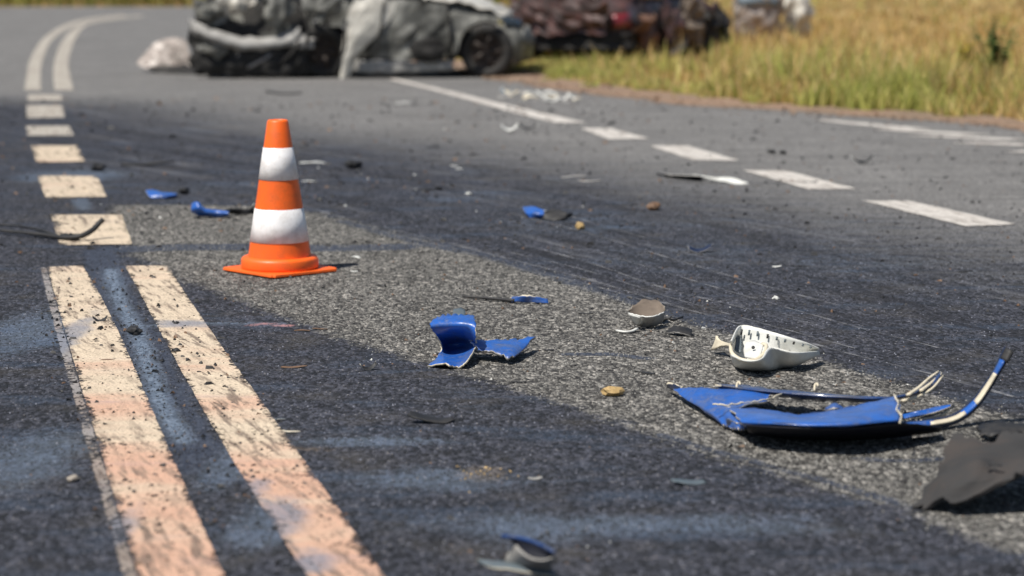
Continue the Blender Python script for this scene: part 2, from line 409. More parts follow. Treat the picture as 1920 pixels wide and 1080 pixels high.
def streak(pts, hw):
    pts = curve([P(*p) for p in pts], 24); D = np.full(X.shape, 1e9)
    for a, b in zip(pts[:-1], pts[1:]):
        ex, ey = b.x-a.x, b.y-a.y; t = np.clip(((X-a.x)*ex+(Y-a.y)*ey)/(ex*ex+ey*ey+1e-12), 0, 1)
        D = np.minimum(D, np.hypot(X-a.x-ex*t, Y-a.y-ey*t))
    return np.exp(-(D/hw)**2)
PATCH = [(205, 384), (330, 384), (470, 386), (590, 398), (720, 432), (840, 462), (1000, 505), (1150, 552), (1300, 605), (1500, 662), (1700, 722), (1960, 800),
             (2100, 850), (2100, 1130), (1920, 1045), (1700, 958), (1500, 900), (1330, 850), (1170, 795), (1000, 742), (860, 700), (740, 664), (620, 628), (520, 590), (430, 555), (350, 528), (300, 500), (250, 478), (225, 440)]
patch = sdf(PATCH)
farm = sdf([(-900, 150), (250, 200), (420, 240), (600, 262), (760, 275), (960, 310), (1180, 345), (1420, 392), (1600, 425), (1920, 490), (2600, 600), (4000, 500), (3000, 150), (2000, -60), (-900, -60)])
wet = np.zeros(X.shape)
for b in [(1200, 985, 420, 26), (800, 900, 210, 26), (700, 828, 170, 12), (60, 620, 110, 50), (60, 860, 110, 70), (500, 980, 90, 60), (420, 880, 60, 50), (140, 330, 120, 16), (1000, 990, 160, 40),
          ]:
    wet = np.maximum(wet, blob(*b))
for b in [(1100, 420, 460, 34), (1600, 490, 300, 50), (880, 370, 220, 20), (420, 350, 160, 18), (1300, 480, 300, 40)]: wet = np.maximum(wet, .42*blob(*b))
wet = np.maximum(wet, streak([(207, 505), (222, 557), (244, 602), (260, 631), (280, 690), (307, 765), (345, 828)], .05)*1.6)
wet = np.maximum(wet, streak([(270, 611), (350, 607), (440, 607), (530, 609)], .045)*1.0)
wet = np.maximum(wet, streak([(150, 372), (158, 392)], .06))
tar = streak([(220, 468), (330, 464), (470, 463), (620, 465), (740, 463)], .11)*1.7
tar = np.maximum(tar, streak([(185, 470), (205, 520), (235, 590), (265, 640), (300, 720), (340, 800), (390, 880)], .10)*.9)
tar = np.maximum(tar, streak([(1060, 664), (1140, 664), (1215, 672)], .035)*.95)
tar = np.maximum(tar, streak([(1610, 860), (1700, 864), (1760, 860)], .03)*.9)
tar = np.maximum(tar, streak([(820, 455), (980, 500), (1160, 556), (1330, 612)], .10)*.55)
tar = np.maximum(tar, streak([(640, 415), (760, 448), (860, 472)], .08)*.6)
tar = np.maximum(tar, streak([(1240, 815), (1400, 862), (1560, 905), (1720, 955)], .035)*.7)
tan = np.maximum(blob(905, 888, 62, 20), blob(570, 842, 120, 8)*.7)
tan = np.maximum(tan, blob(1340, 655, 200, 12)*.35)
def lane_coords(pts):
    pts = curve([P(*p) for p in pts], 40); D = np.full(X.shape, 1e9); Vv = np.zeros(X.shape); U = np.zeros(X.shape); acc = 0
    for i, (a, b) in enumerate(zip(pts[:-1], pts[1:])):
        ex, ey = b.x-a.x, b.y-a.y; ln = math.hypot(ex, ey); t = ((X-a.x)*ex+(Y-a.y)*ey)/(ln*ln)
        if i > 0: t = np.maximum(t, 0)
        if i < 38: t = np.minimum(t, 1)
        d = np.hypot(X-a.x-ex*t, Y-a.y-ey*t); m_ = d < D
        sg = np.sign(ex*(Y-a.y)-ey*(X-a.x))
        D = np.where(m_, d, D); Vv = np.where(m_, d*sg, Vv); U = np.where(m_, acc+t*ln, U); acc += ln
    return U, Vv
lane_u, lane_v = lane_coords([(300, 340), (585, 393), (700, 423), (830, 454), (960, 488), (1100, 524), (1250, 570), (1400, 612), (1600, 666), (1760, 706), (1900, 745), (2200, 830)])
pink = streak([(470, 609), (500, 608), (540, 610)], .035)
nr, V = len(rows), None
V = [(float(X[j, i]), float(Y[j, i]), 0.0) for j in range(nr) for i in range(NC)]
F = [(j*NC+i, j*NC+i+1, (j+1)*NC+i+1, (j+1)*NC+i) for j in range(nr-1) for i in range(NC-1)]
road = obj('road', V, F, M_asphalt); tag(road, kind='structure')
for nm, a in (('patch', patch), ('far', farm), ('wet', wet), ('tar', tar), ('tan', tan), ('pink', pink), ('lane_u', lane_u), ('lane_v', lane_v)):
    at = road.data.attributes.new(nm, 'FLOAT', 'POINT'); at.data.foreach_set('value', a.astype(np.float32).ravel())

# painted markings (parts of the road) -------------------------------------
def ribbon(name, left, right, mat, n=30, z=.004, wob=.002, seed=1):
    m = 7
    def side(pp):
        pp = [P(*p) for p in pp]
        if len(pp) != 8: return curve(pp, n)
        cf = np.polyfit([p.y for p in pp], [p.x for p in pp], 3); ys = np.linspace(pp[0].y, pp[-1].y, n)
        return [Vector((float(np.polyval(cf, y)), float(y), 0)) for y in ys]
    l, r = side(left), side(right)
    V = []; q = random.Random(seed)
    for j in range(n):
        a = l[j]+Vector((q.uniform(-wob, wob), 0, 0)); b = r[j]+Vector((q.uniform(-wob, wob), 0, 0))
        for i in range(m):
            p = a.lerp(b, i/(m-1)); p.z = z
            if j in (0, n-1): p.y += q.uniform(-wob, wob)*2
            V.append(p)
    F = [(j*m+i, j*m+i+1, (j+1)*m+i+1, (j+1)*m+i) for j in range(n-1) for i in range(m-1)]
    nv = []
    for v in V: nv.append(max(0, min(1, (9.2-v.y)/3.6)))
    o = obj(name, V, F, mat); o.parent = road
    at = o.data.attributes.new('near', 'FLOAT', 'POINT'); at.data.foreach_set('value', nv)
    def film(v):
        t = 0
        for (cx, cy, rx, ry) in ((505, 985, 75, 70), (590, 1060, 60, 30), (340, 609, 130, 9), (120, 640, 40, 60), (215, 1000, 45, 60), (470, 930, 40, 40)):
            c_ = P(cx, cy); ax = abs(P(cx+rx, cy).x-c_.x); ay = abs(P(cx, cy-ry).y-P(cx, cy+ry).y)/2
            t = max(t, math.exp(-(((v.x-c_.x)/ax)**2+((v.y-c_.y)/ay)**2)))
        return t
    at = o.data.attributes.new('stain', 'FLOAT', 'POINT'); at.data.foreach_set('value', [film(v) for v in V])
    at = o.data.attributes.new('rim', 'FLOAT', 'POINT'); at.data.foreach_set('value', [min(i, m-1-i)/(m-1) for j in range(n) for i in range(m)])
    return o
LL = [(89, 502), (111, 587), (137, 665), (163, 773), (196, 873), (222, 954), (259, 1078), (300, 1220)]
LR = [(154, 500), (207, 587), (241, 672), (293, 791), (337, 887), (374, 973), (420, 1078), (485, 1220)]
RL = [(235, 500), (281, 591), (322, 660), (385, 773), (448, 887), (516, 995), (573, 1075), (670, 1220)]
RR = [(315, 500), (378, 602), (436, 672), (518, 795), (581, 884), (663, 995), (718, 1078), (815, 1220)]
GL = [(75, 503), (94, 587), (116, 665), (142, 773), (172, 873), (194, 954), (228, 1078), (265, 1220)]
tag(ribbon('centre_line', LL, LR, M_cream_paint, 120, .005), label='left cream line of the solid double line')
tag(ribbon('centre_line', RL, RR, M_cream_paint, 120, .005, seed=2), label='right cream line of the solid double line')
tag(ribbon('old_line_trace', GL, [(x-1, y) for x, y in LL], M_ghost_paint, 120, .004, seed=3), label='worn grey trace of an older painted line')
for i, (tl, tr_, br, bl) in enumerate([((95, 404), (228, 404), (248, 459), (112, 461)), ((70, 331), (182, 331), (200, 370), (85, 371)), ((58, 274), (145, 274), (160, 304), (68, 305)),
                          ((48, 237), (130, 237), (139, 255), (52, 255)), ((50, 198), (118, 198), (121, 221), (50, 222)), ((52, 178), (114, 178), (118, 189), (52, 190))]):
    ribbon('lane_dash', [bl, tl], [br, tr_], M_cream_paint if i < 3 else M_far_paint, 10, .005, seed=10+i)
ribbon('far_centre_line', [(46, 170), (50, 140), (57, 111), (80, 74), (115, 50), (160, 36), (230, 28)], [(77, 170), (76, 140), (81, 111), (99, 74), (134, 51), (175, 38), (240, 30)], M_far_paint, 40, .005, seed=20)
ribbon('far_centre_line', [(102, 170), (100, 140), (103, 111), (119, 74), (146, 49), (185, 38), (260, 29)], [(138, 170), (131, 140), (129, 111), (141, 74), (162, 48), (200, 39), (275, 30)], M_far_paint, 40, .005, seed=21)
for i, (a, b, c, d) in enumerate([((1616, 377), (1708, 378), (1905, 422), (1809, 425)), ((1392, 320), (1475, 321), (1606, 355), (1516, 356)), ((1218, 274), (1290, 274), (1386, 302), (1300, 301)), ((1088, 241), (1144, 241), (1218, 261), (1141, 262))]):
    ribbon('lane_dash', [d, a], [c, b], M_white_paint, 14, .005, .006, seed=30+i)
ribbon('lane_line', [(1041, 231), (960, 211), (900, 194), (820, 172), (728, 149)], [(1100, 231), (1002, 209), (930, 192), (842, 171), (741, 148)], M_white_paint, 30, .005, seed=40)
for i, (a, b, c, d) in enumerate([((1522, 226), (1545, 225), (1752, 243), (1700, 244)), ((1632, 243), (1670, 242), (1860, 253), (1800, 254)), ((1700, 255), (1740, 254), (1940, 262), (1880, 264)),
                                  ((1786, 269), (1830, 267), (2030, 274), (1970, 276)), ((1880, 285), (1930, 283), (2130, 292), (2070, 294))]):
    ribbon('edge_dash', [d, a], [c, b], M_white_paint, 10, .005, .012, seed=50+i)
# pale scrape marks left by sliding wreckage
def scr(pts, w0, seed):
    c = curve([P(*p) for p in pts], 40); V = []; F = []; q = random.Random(seed)
    for j, p in enumerate(c):
        t = (c[min(j+1, 39)]-c[max(j-1, 0)]).normalized(); s = Vector((-t.y, t.x, 0)); ww = w0*q.uniform(.3, 1.1)
        V += [p+s*ww+Vector((0, 0, .003)), p-s*ww+Vector((0, 0, .003))]
        if j: F.append((2*j-2, 2*j-1, 2*j+1, 2*j))
    o = obj('scrape_mark', V, F, M_scrape); o.parent = road
main = [(585, 393), (700, 423), (830, 454), (960, 488), (1100, 524), (1250, 570), (1400, 612), (1600, 666), (1760, 706), (1900, 745)]
scr(main, .017, 1)
for i, (dy, a, b) in enumerate([(-14, 3, 8), (-32, 3, 7), (-55, 4, 9), (9, 1, 6), (-85, 3, 8), (-110, 2, 6)]):
    scr([(x+rnd.uniform(-6, 6), y+dy+rnd.uniform(-3, 3)) for x, y in main[a:b]], rnd.uniform(.008, .014), i+5)
for i in range(26):
    y0 = rnd.uniform(185, 345); x0 = rnd.uniform(150, 1300); ln = rnd.uniform(150, 520)
    scr([(x0+ln*t, y0+ln*t*rnd.uniform(.05, .07)+t*t*10) for t in (0, .33, .66, 1)], rnd.uniform(.006, .014), 60+i)

# stones of the aggregate standing proud of the worn surface
NS = 85000; rg = np.random.default_rng(4)
sy = 5.2+(13.5-5.2)*rg.random(NS)**1.25; sx = (rg.random(NS)*2-1)*(.245*sy+.1)
def sdf_at(poly, px_, py_):
    global X, Y
    kx_, ky_ = X, Y; X, Y = px_[None, :], py_[None, :]; r_ = sdf(poly)[0]; X, Y = kx_, ky_; return r_
sp_ = sdf_at(PATCH, sx, sy)+(rg.random(NS)-.5)*.16
inp = sp_ > 0; lines = np.zeros(NS, bool)
for Lp, Rp in ((GL, LR), (RL, RR)):
    gl = np.array([tuple(P(*p))[:2] for p in Lp])[::-1]; gr_ = np.array([tuple(P(*p))[:2] for p in Rp])[::-1]
    lines |= (sx > np.interp(sy, gl[:, 1], gl[:, 0])-.01) & (sx < np.interp(sy, gr_[:, 1], gr_[:, 0])+.01) & (sy < gl[-1, 1]+.02)
keep = ~lines & (inp | (rg.random(NS) < .75)); sx, sy, inp = sx[keep], sy[keep], inp[keep]; NS = len(sx)
rad = (.0023+.0035*rg.random(NS)**2)*np.where(inp, 1.1, .9)
bv = np.array([(1, 0, -.3), (-.1, .95, -.3), (-1, .1, -.3), (.1, -1, -.3), (.25, .2, .55), (-.3, -.15, .5)])
ang = rg.random(NS)*6.283; ca, sa = np.cos(ang), np.sin(ang)
jt = .7+.6*rg.random((NS, 6, 1)); b3 = bv[None]*jt
vx = (b3[..., 0]*ca[:, None]-b3[..., 1]*sa[:, None])*rad[:, None]+sx[:, None]; vy = (b3[..., 0]*sa[:, None]+b3[..., 1]*ca[:, None])*rad[:, None]*1.15+sy[:, None]; vz = b3[..., 2]*rad[:, None]*1.1+.0006
vv = np.stack([vx, vy, vz], -1).reshape(-1, 3).astype(np.float32)
bf = np.array([(0, 1, 4), (1, 5, 4), (1, 2, 5), (2, 3, 5), (3, 4, 5), (3, 0, 4)])
ff = (bf[None]+np.arange(NS)[:, None, None]*6).reshape(-1, 3)
me = bpy.data.meshes.new('road_stones'); me.vertices.add(len(vv)); me.vertices.foreach_set('co', vv.ravel())
me.loops.add(ff.size); me.loops.foreach_set('vertex_index', ff.ravel().astype(np.int32)); me.polygons.add(len(ff)); me.polygons.foreach_set('loop_start', np.arange(0, ff.size, 3, dtype=np.int32)); me.update(calc_edges=True)
t_ = rg.random(NS); lum = np.where(inp, .035+.26*t_**1.8, .007+.06*t_**2.2+(rg.random(NS) < .06)*.17)
col = np.stack([lum*np.where(inp, 1.03, .96), lum*np.where(inp, 1.0, 1.0), lum*np.where(inp, .92, 1.2), np.ones(NS)], -1).astype(np.float32)
at = me.color_attributes.new('tint', 'FLOAT_COLOR', 'POINT'); at.data.foreach_set('color', np.repeat(col, 6, 0).ravel())
nst = NT('aggregate_stone'); nst.set(Base_Color=nst.attr('tint', 'Color'), Roughness=.8); nst.b.inputs['Specular IOR Level'].default_value = .3
me.materials.append(nst.m); so_ = bpy.data.objects.new('road_stones', me); COL.objects.link(so_); so_.parent = road; so_['kind'] = 'stuff'

# reddish dirt along the road edge
V = []; n = 160; dd = np.linspace(9, 48, n)
for j, d in enumerate(dd):
    e = xr(d); k1 = noise.noise(Vector((d*.8, 0, 0)))*.42+noise.noise(Vector((d*4, 3, 0)))*.12
    V += [(e-.28+k1, d, .004), (e+.15, d, .03), (e+.9+noise.noise(Vector((d*.5, 7, 0)))*.3, d, .02), (e+1.6, d, -.05)]
dirt = obj('verge_dirt', V, [(4*j+i, 4*j+i+1, 4*j+i+5, 4*j+i+4) for j in range(n-1) for i in range(3)], M_dirt); tag(dirt, kind='structure')

# grass ---------------------------------------------------------------------
def grass(name, label, pts):
    """pts: list of (x, y, z, height, width, lean, colour)"""
    V = []; F = []; Cc = []
    for (x, y, z, h, wd, lean, c) in pts:
        a = rnd.uniform(0, 6.283); dx, dy = math.cos(a)*wd/2, math.sin(a)*wd/2
        la = rnd.uniform(0, 6.283); lx, ly = math.cos(la)*lean*h, math.sin(la)*lean*h
        b = len(V)
        V += [(x-dx, y-dy, z), (x+dx, y+dy, z), (x+dx*.8+lx*.35, y+dy*.8+ly*.35, z+h*.55), (x-dx*.8+lx*.35, y-dy*.8+ly*.35, z+h*.55), (x+lx, y+ly, z+h)]
        F += [(b, b+1, b+2, b+3), (b+3, b+2, b+4)]
        Cc += [c]*5
    o = obj(name, V, F, M_blade, smooth=False)
    at = o.data.color_attributes.new('tint', 'FLOAT_COLOR', 'POINT')
    at.data.foreach_set('color', np.array([(*c, 1) for c in Cc], np.float32).ravel())
    return tag(o, label, 'grass', kind='stuff')
GREEN = [(.42, .44, .11), (.52, .50, .14), (.32, .35, .09), (.60, .53, .20)]
STRAW = [(.66, .47, .21), (.60, .42, .17), (.70, .55, .28), (.52, .36, .12)]
pts = []
def blade(x, y, hh, green, z=-.03, wmul=1, cm=1.0):
    c = Vector(rnd.choice(GREEN if rnd.random() < green else STRAW))*rnd.uniform(.7, 1.2)*cm
    pts.append((x, y, z, hh*rnd.uniform(.5, 1.15), rnd.uniform(.012, .026)*wmul, rnd.uniform(.1, .55), tuple(c)))
while len(pts) < 34000:      # short, green-yellow fringe
    d = rnd.uniform(17, 40); off = .12+abs(rnd.gauss(0, 1.4)); x = xr(d)+off
    if abs(x) > .26*d+.6: continue
    k1 = noise.noise(Vector((x*.7, d*.7, 2))); k3 = noise.noise(Vector((x*2.2, d*2.2, 4)))
    if k3 < -.25 and rnd.random() < .75 or (off < .5 and k3 < .15): continue
    lo = .5 if 960+FPX*x/d < 1330 else 1
    blade(x, d, lo*min(.42, .10+.18*off)*(1+.6*k1+.8*k3), .55+.9*k1+.3*k3, z=.0 if off < 1.1 else -.03)
grass('verge_grass', 'short green and yellow grass along the road edge', pts)
pts = []
while len(pts) < 50000:      # tall dry grass behind
    d = rnd.uniform(18.5, 62); off = 1.2+rnd.uniform(0, 1)**1.5*14; x = xr(min(d, 47))+off
    if abs(x) > .25*d+1 or (d > 46 and x < 1): continue
    k1 = noise.noise(Vector((x*.35, d*.35, 5))); k2 = noise.noise(Vector((x*1.3, d*1.3, 9)))
    gr = max(.05, .66-.12*off+.5*k1); pxx = 960+FPX*x/d
    if pxx < 1385 and d < 34 and rnd.random() < .93: continue
    if 1360 < pxx < 1540 and d < 40 and rnd.random() < .6: continue
    blade(x, d, max(.14, .40-.03*max(0, off-2))*(1+.9*k2+.4*k1), gr+.3*k2, wmul=1+d/40)
for i in range(14000):
    d = rnd.uniform(46, 100); x = rnd.uniform(1.5, .26*d)
    blade(x, d, .26, .18+.4*noise.noise(Vector((x*.2, d*.1, 3))), wmul=3.5)
grass('tall_grass', 'tall dry straw coloured grass behind the roadside fringe', pts)
pts = []
while len(pts) < 9000:       # far side of the bend
    d = rnd.uniform(63.3, 95); x = rnd.uniform(-.27*d, .02*d)
    blade(x, d, .45, .85+.4*noise.noise(Vector((x*.4, d*.2, 1))), wmul=3.5, cm=.5)
grass('far_grass', 'green grass on the far side of the road bend', pts)

# ================================================================== TRAFFIC CONE
cp = P(525, 509); cone = empty('traffic_cone', cp)
tag(cone, 'orange traffic cone with two white reflective bands standing on the road', 'traffic cone')
hh = .205; bm = bmesh.new()
bmesh.ops.create_cube(bm, size=1)
for v in bm.verts: v.co = Vector((v.co.x*2*hh*(1 if v.co.z < 0 else .985), v.co.y*2*hh*(1 if v.co.z < 0 else .985), .004+(v.co.z+.5)*.015))
bmesh.ops.bevel(bm, geom=[e for e in bm.edges if abs(e.verts[0].co.z-e.verts[1].co.z) > .01], offset=.014, segments=3, affect='EDGES')
bmesh.ops.bevel(bm, geom=list(bm.edges), offset=.003, segments=1, affect='EDGES')
for v in bm.verts: v.co.z += .006*max(0, (abs(v.co.x)+abs(v.co.y)-.3)/.1)*math.sin(3*v.co.x*9+1)*.6
me = bpy.data.meshes.new('base_plate'); bm.to_mesh(me); me.materials.append(M_orange)
bp = bpy.data.objects.new('base_plate', me); COL.objects.link(bp); bp.parent = cone; bp.rotation_euler.z = R(44)
for dx, dy in ((-1, -1), (1, -1), (1, 1), (-1, 1)):      # small feet under the plate
    V, F = lathe([(0.001, 0), (.02, 0), (.022, .008)], 10, (dx*.13, dy*.13, 0)); o = obj('foot', V, F, M_orange); o.parent = cone; o.rotation_euler.z = R(44)
def rz(z): return .155+(.050-.155)*(z-.06)/(.735-.06)
V, F = lathe([(.150, .018), (.186, .019), (.188, .030), (.187, .062), (.182, .072), (.170, .078), (.150, .078)], 56)
obj('collar', V, F, M_orange).parent = cone
V, F = lathe([(rz(.07), .07), (rz(.3), .3), (rz(.55), .55), (rz(.728), .728), (rz(.737)-.004, .738), (.036, .738), (.034, .70), (.06, .5)], 56)
obj('cone_body', V, F, M_orange).parent = cone
for a, b in ((.152, .312), (.452, .606)):
    V, F = lathe([(rz(a)+.0005, a), (rz(a)+.0028, a+.001), (rz(a+.08)+.0028, a+.08), (rz(b)+.0028, b-.001), (rz(b)+.0005, b)], 56)
    obj('reflective_band', V, F, M_band).parent = cone

# ================================================================== BLUE BUMPER AND LARGE PIECES
def lab(name, label, cat, base, group=None):
    o = empty(name, base); tag(o, label, cat, group); return o
b0 = P(1560, 815); bumper = lab('bumper_wreckage', 'torn bright blue car bumper cover with cream edges and upturned arm', 'car bumper', b0)
MB3 = [M_blue, M_cream, M_bluedk]
rows_ = [[P(1352, 757, .045), P(1430, 765, .05), P(1500, 777, .05), P(1585, 764, .065), P(1680, 741, .085)],
         [P(1368, 764, .065), P(1440, 774, .08), P(1510, 784, .085), P(1590, 773, .095), P(1684, 750, .11)],
         [P(1387, 788, .075), P(1450, 791, .095), P(1520, 795, .10), P(1600, 793, .105), P(1688, 783, .10)],
         [P(1392, 797, .055), P(1460, 801, .075), P(1530, 803, .08), P(1610, 801, .08), P(1690, 792, .08)],
         [P(1404, 806, .012), P(1465, 812, .010), P(1535, 814, .008), P(1610, 814, .008), P(1692, 806, .012)]]
V, F, M = shell(rows_, 46, 20, .006, .8, .006, 1); part('cover', V, F, MB3, bumper, mi=M)
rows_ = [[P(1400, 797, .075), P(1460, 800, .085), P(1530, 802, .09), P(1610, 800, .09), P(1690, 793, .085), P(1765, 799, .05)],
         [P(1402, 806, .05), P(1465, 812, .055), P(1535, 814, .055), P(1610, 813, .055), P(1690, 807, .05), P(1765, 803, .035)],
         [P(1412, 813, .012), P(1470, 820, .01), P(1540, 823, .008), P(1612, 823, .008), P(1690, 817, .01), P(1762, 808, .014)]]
V, F, M = shell(rows_, 34, 8, .004, .1, .002, 14); part('shaded_lower_face', V, F, [M_void]*3, bumper, mi=M)  # lower face of the bumper with its shade painted as near-black
rows_ = [[P(1256, 727, .03), P(1300, 728, .055), P(1350, 727, .065), P(1413, 728, .07), P(1445, 736, .07)],
         [P(1268, 736, .03), P(1310, 741, .05), P(1355, 745, .06), P(1410, 747, .065), P(1436, 750, .06)],
         [P(1300, 758, .025), P(1325, 768, .035), P(1350, 770, .045), P(1370, 768, .06), P(1385, 766, .065)],
         [P(1345, 790, .014), P(1358, 797, .014), P(1372, 802, .016), P(1385, 803, .03), P(1394, 800, .04)]]
V, F, M = shell(rows_, 34, 20, .006, .9, .007, 2); part('corner_plate', V, F, MB3, bumper, mi=M)
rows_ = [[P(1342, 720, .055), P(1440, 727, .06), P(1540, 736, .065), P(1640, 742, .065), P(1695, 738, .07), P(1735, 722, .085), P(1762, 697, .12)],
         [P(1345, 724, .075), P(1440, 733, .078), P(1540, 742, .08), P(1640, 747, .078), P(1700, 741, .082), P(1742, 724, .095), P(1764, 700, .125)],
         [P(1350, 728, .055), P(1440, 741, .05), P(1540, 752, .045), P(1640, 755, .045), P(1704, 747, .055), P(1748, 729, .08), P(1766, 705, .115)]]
V, F, M = shell(rows_, 60, 8, .006, .9, .005, 3); part('upper_bar', V, F, [M_navy, M_cream, M_bluedk], bumper, mi=M)  # shade of the bar's front faces put in as darker blue
for pts_ in ([(1692, 752, .07), (1720, 744, .075), (1748, 728, .09), (1768, 704, .116)], [(1702, 741, .09), (1722, 727, .10), (1742, 709, .112), (1760, 696, .128)], [(1726, 733, .092), (1742, 721, .10), (1755, 709, .11)]):
    cc_ = curve([P(*p) for p in pts_], 14); V, F = tube(cc_, [.008-.0045*i/13 for i in range(14)], 6, .7); part('torn_prong', V, F, M_cream, bumper)
q_ = random.Random(3)
for k_, pts_ in enumerate([[(1337, 757), (1360, 759), (1390, 756), (1420, 752), (1445, 747), (1466, 737)], [(1676, 741), (1684, 756), (1681, 768), (1690, 779), (1687, 792)]]):
    zz = (.078, .115)[k_]; cc_ = curve([P(x, y, zz) for x, y in pts_], 26)
    cc_ = [c+Vector((0, 0, q_.uniform(-.003, .003))) for c in cc_]
    V, F = tube(cc_, [.0012+.0025*q_.random() for _ in cc_], 5); part('torn_edge', V, F, M_cream, bumper)
rows_ = [[P(1688, 778, .03), P(1720, 771, .05), P(1752, 763, .055), P(1784, 758, .065)], [P(1690, 786, .02), P(1722, 780, .035), P(1750, 773, .045), P(1782, 762, .06)]]
V, F, M = shell(rows_, 14, 5, .006, .2, 0, 4); part('prong', V, F, MB3, bumper, mi=M)
V, F = tube(curve([P(1725, 789, .018), P(1752, 783, .024), P(1770, 776, .035), P(1784, 760, .06)], 12), .005, 6); part('torn_edge', V, F, M_cream, bumper)
arm = [P(1640, 803, .03), P(1700, 800, .025), P(1755, 795, .022), P(1795, 785, .03), P(1830, 758, .07), P(1856, 722, .13), P(1875, 690, .19), P(1893, 655, .25)]
c0 = curve(arm, 48)
def armpart(name, a, b, mats, off=0, wd=.016, th=.009, seed=0, sh=0):
    n = b-a+1; up = []; lo = []
    for i in range(a, b+1):
        t = (c0[min(i+1, 47)]-c0[max(i-1, 0)]).normalized(); s = t.cross(Vector((0, -1, 0))).normalized()
        if s.z < 0 and abs(s.z) > .2: s = -s
        k1 = .75+.45*math.sin(math.pi*min(1, i/40))+(.25 if i > 38 else 0)*min(1, (i-38)/5)
        up.append(c0[i]+s*(wd*k1+sh)+Vector((0, off+.012, 0))); lo.append(c0[i]-s*(wd*k1-sh)+Vector((0, off-.012, 0)))
    V, F, M = shell([up, [(x+y)/2+Vector((0, -.010, 0)) for x, y in zip(up, lo)], lo], n, 7, th, .1, 0, seed); part(name, V, F, mats, bumper, mi=M)
armpart('arm', 0, 47, [M_bluedk, M_bluedk, M_bluedk], .014, .013)
for a_, b_ in ((0, 13), (22, 28), (37, 43)): armpart('arm_paint', a_, b_, [M_blue]*3, .0, .007, .005, 4, .005)
armpart('arm_lining', 12, 23, [M_cream]*3, -.004, .0045, .004, 5, .006)
armpart('arm_lining', 27, 38, [M_cream]*3, -.004, .0055, .004, 6, .006)
armpart('arm_end', 43, 47, [M_black]*3, -.004, .013, .006, 7)
rows_ = [[P(1548, 764, .06), P(1565, 755, .075), P(1582, 764, .06)], [P(1546, 770, .05), P(1565, 764, .07), P(1584, 770, .05)]]
V, F, M = shell(rows_, 8, 4, .008, .1, 0, 8); part('clip', V, F, MB3, bumper, mi=M)
for x, y in ((1381, 716), (1527, 719)):
    V, F = tube(curve([P(x, y+14, .07), P(x+1, y+3, .085), P(x+5, y, .09), P(x+7, y+5, .085)], 9), .004, 6); part('clip', V, F, M_cream, bumper)
V, F, M = shell([[P(1248, 722, .035), P(1262, 720, .05), P(1276, 724, .05)], [P(1250, 728, .02), P(1262, 731, .03), P(1280, 736, .03)]], 8, 5, .012, .4, .01, 9); part('bracket', V, F, [M_bluedk, M_cream, M_bluedk], bumper, mi=M)
V, F, M = shell([[P(1350, 788, .01), P(1368, 786, .04), P(1380, 794, .04)], [P(1352, 799, .004), P(1366, 803, .01), P(1378, 806, .012)]], 8, 5, .01, .4, .01, 10); part('bracket', V, F, [M_bluedk, M_cream, M_bluedk], bumper, mi=M)

# white boat-shaped housing ---------------------------------------------------
hs = lab('mirror_housing', 'white broken boat-shaped plastic housing with ribbed inside', 'car part', P(1440, 684))
def st(bx, by, bh, mx, my, mh, fx, fy, fh):    # back rim, keel, front rim
    return P(bx, by, bh), P(mx, my, mh), P(fx, fy, fh)
stn = [((1372, 640, .11), (1369, 655, .04), (1371, 662, .065)),
       ((1388, 611, .135), (1380, 681, .006), (1376, 666, .07)),
       ((1415, 613, .135), (1405, 686, .002), (1398, 675, .066)),
       ((1450, 623, .125), (1440, 687, .002), (1426, 672, .075)),
       ((1480, 633, .11), (1465, 685, .004), (1444, 651, .095)),
       ((1512, 643, .09), (1495, 679, .016), (1490, 660, .08)),
       ((1536, 655, .06), (1534, 657, .05), (1534, 658, .055))]
R0, R1, R2, R3, R4 = [], [], [], [], []
for b, m_, f in stn:
    B, K, Fr = P(*b), P(*m_), P(*f)
    Kc = K.copy(); Kc.y = (B.y+Fr.y)/2*.4+K.y*.6
    R0.append(B); R1.append(B.lerp(Kc, .55)+Vector((0, .03, -.005))); R2.append(Kc); R3.append(Fr.lerp(Kc, .5)+Vector((0, -.012, -.012))); R4.append(Fr)
V, F, M = shell([R0, R1, R2, R3, R4], 40, 24, .005, .04, 0, 11); part('hull', V, F, [M_white, M_white, M_white], hs, mi=M)
for i in range(9):
    t = (i+.7)/9.8; s_ = t*5.2+.75; k1 = min(int(s_), 5); fr = s_-k1
    top = R0[k1].lerp(R0[min(k1+1, 6)], fr); bot = R1[k1].lerp(R1[min(k1+1, 6)], fr)
    a = top.lerp(bot, .14)+Vector((0, -.012, 0)); b = top.lerp(bot, .40-.14*t)+Vector((0, -.012, 0))
    V, F = tube([a, (a+b)/2, b], .0042, 5); part('rib', V, F, M_slate if i % 3 else M_black, hs)
rc = P(1412, 655, .075); ring = curve([P(1370, 646, .085), P(1373, 663, .068), P(1392, 675, .062), P(1416, 675, .064), P(1432, 663, .078), P(1437, 649, .092), P(1430, 645, .095)], 30)
V, F = tube(ring, .0075, 8); part('scroll_rim', V, F, M_cream, hs)
V, F, M = shell([[P(1398, 642, .095), P(1414, 638, .10), P(1430, 646, .095)], [P(1394, 655, .075), P(1412, 652, .085), P(1429, 657, .08)], [P(1396, 668, .06), P(1412, 671, .06), P(1425, 667, .068)]], 12, 10, .006, 0, 0, 1); part('mount_disc', V, F, [M_white]*3, hs, mi=M)
V, F = lathe([(.0005, .001), (.0065, .001), (.0065, -.002)], 12); rot = Matrix.Rotation(R(62), 3, 'X')
part('screw_hole', [rot@v+P(1412, 652, .089)+Vector((0, -.004, .002)) for v in V], F, M_black, hs)
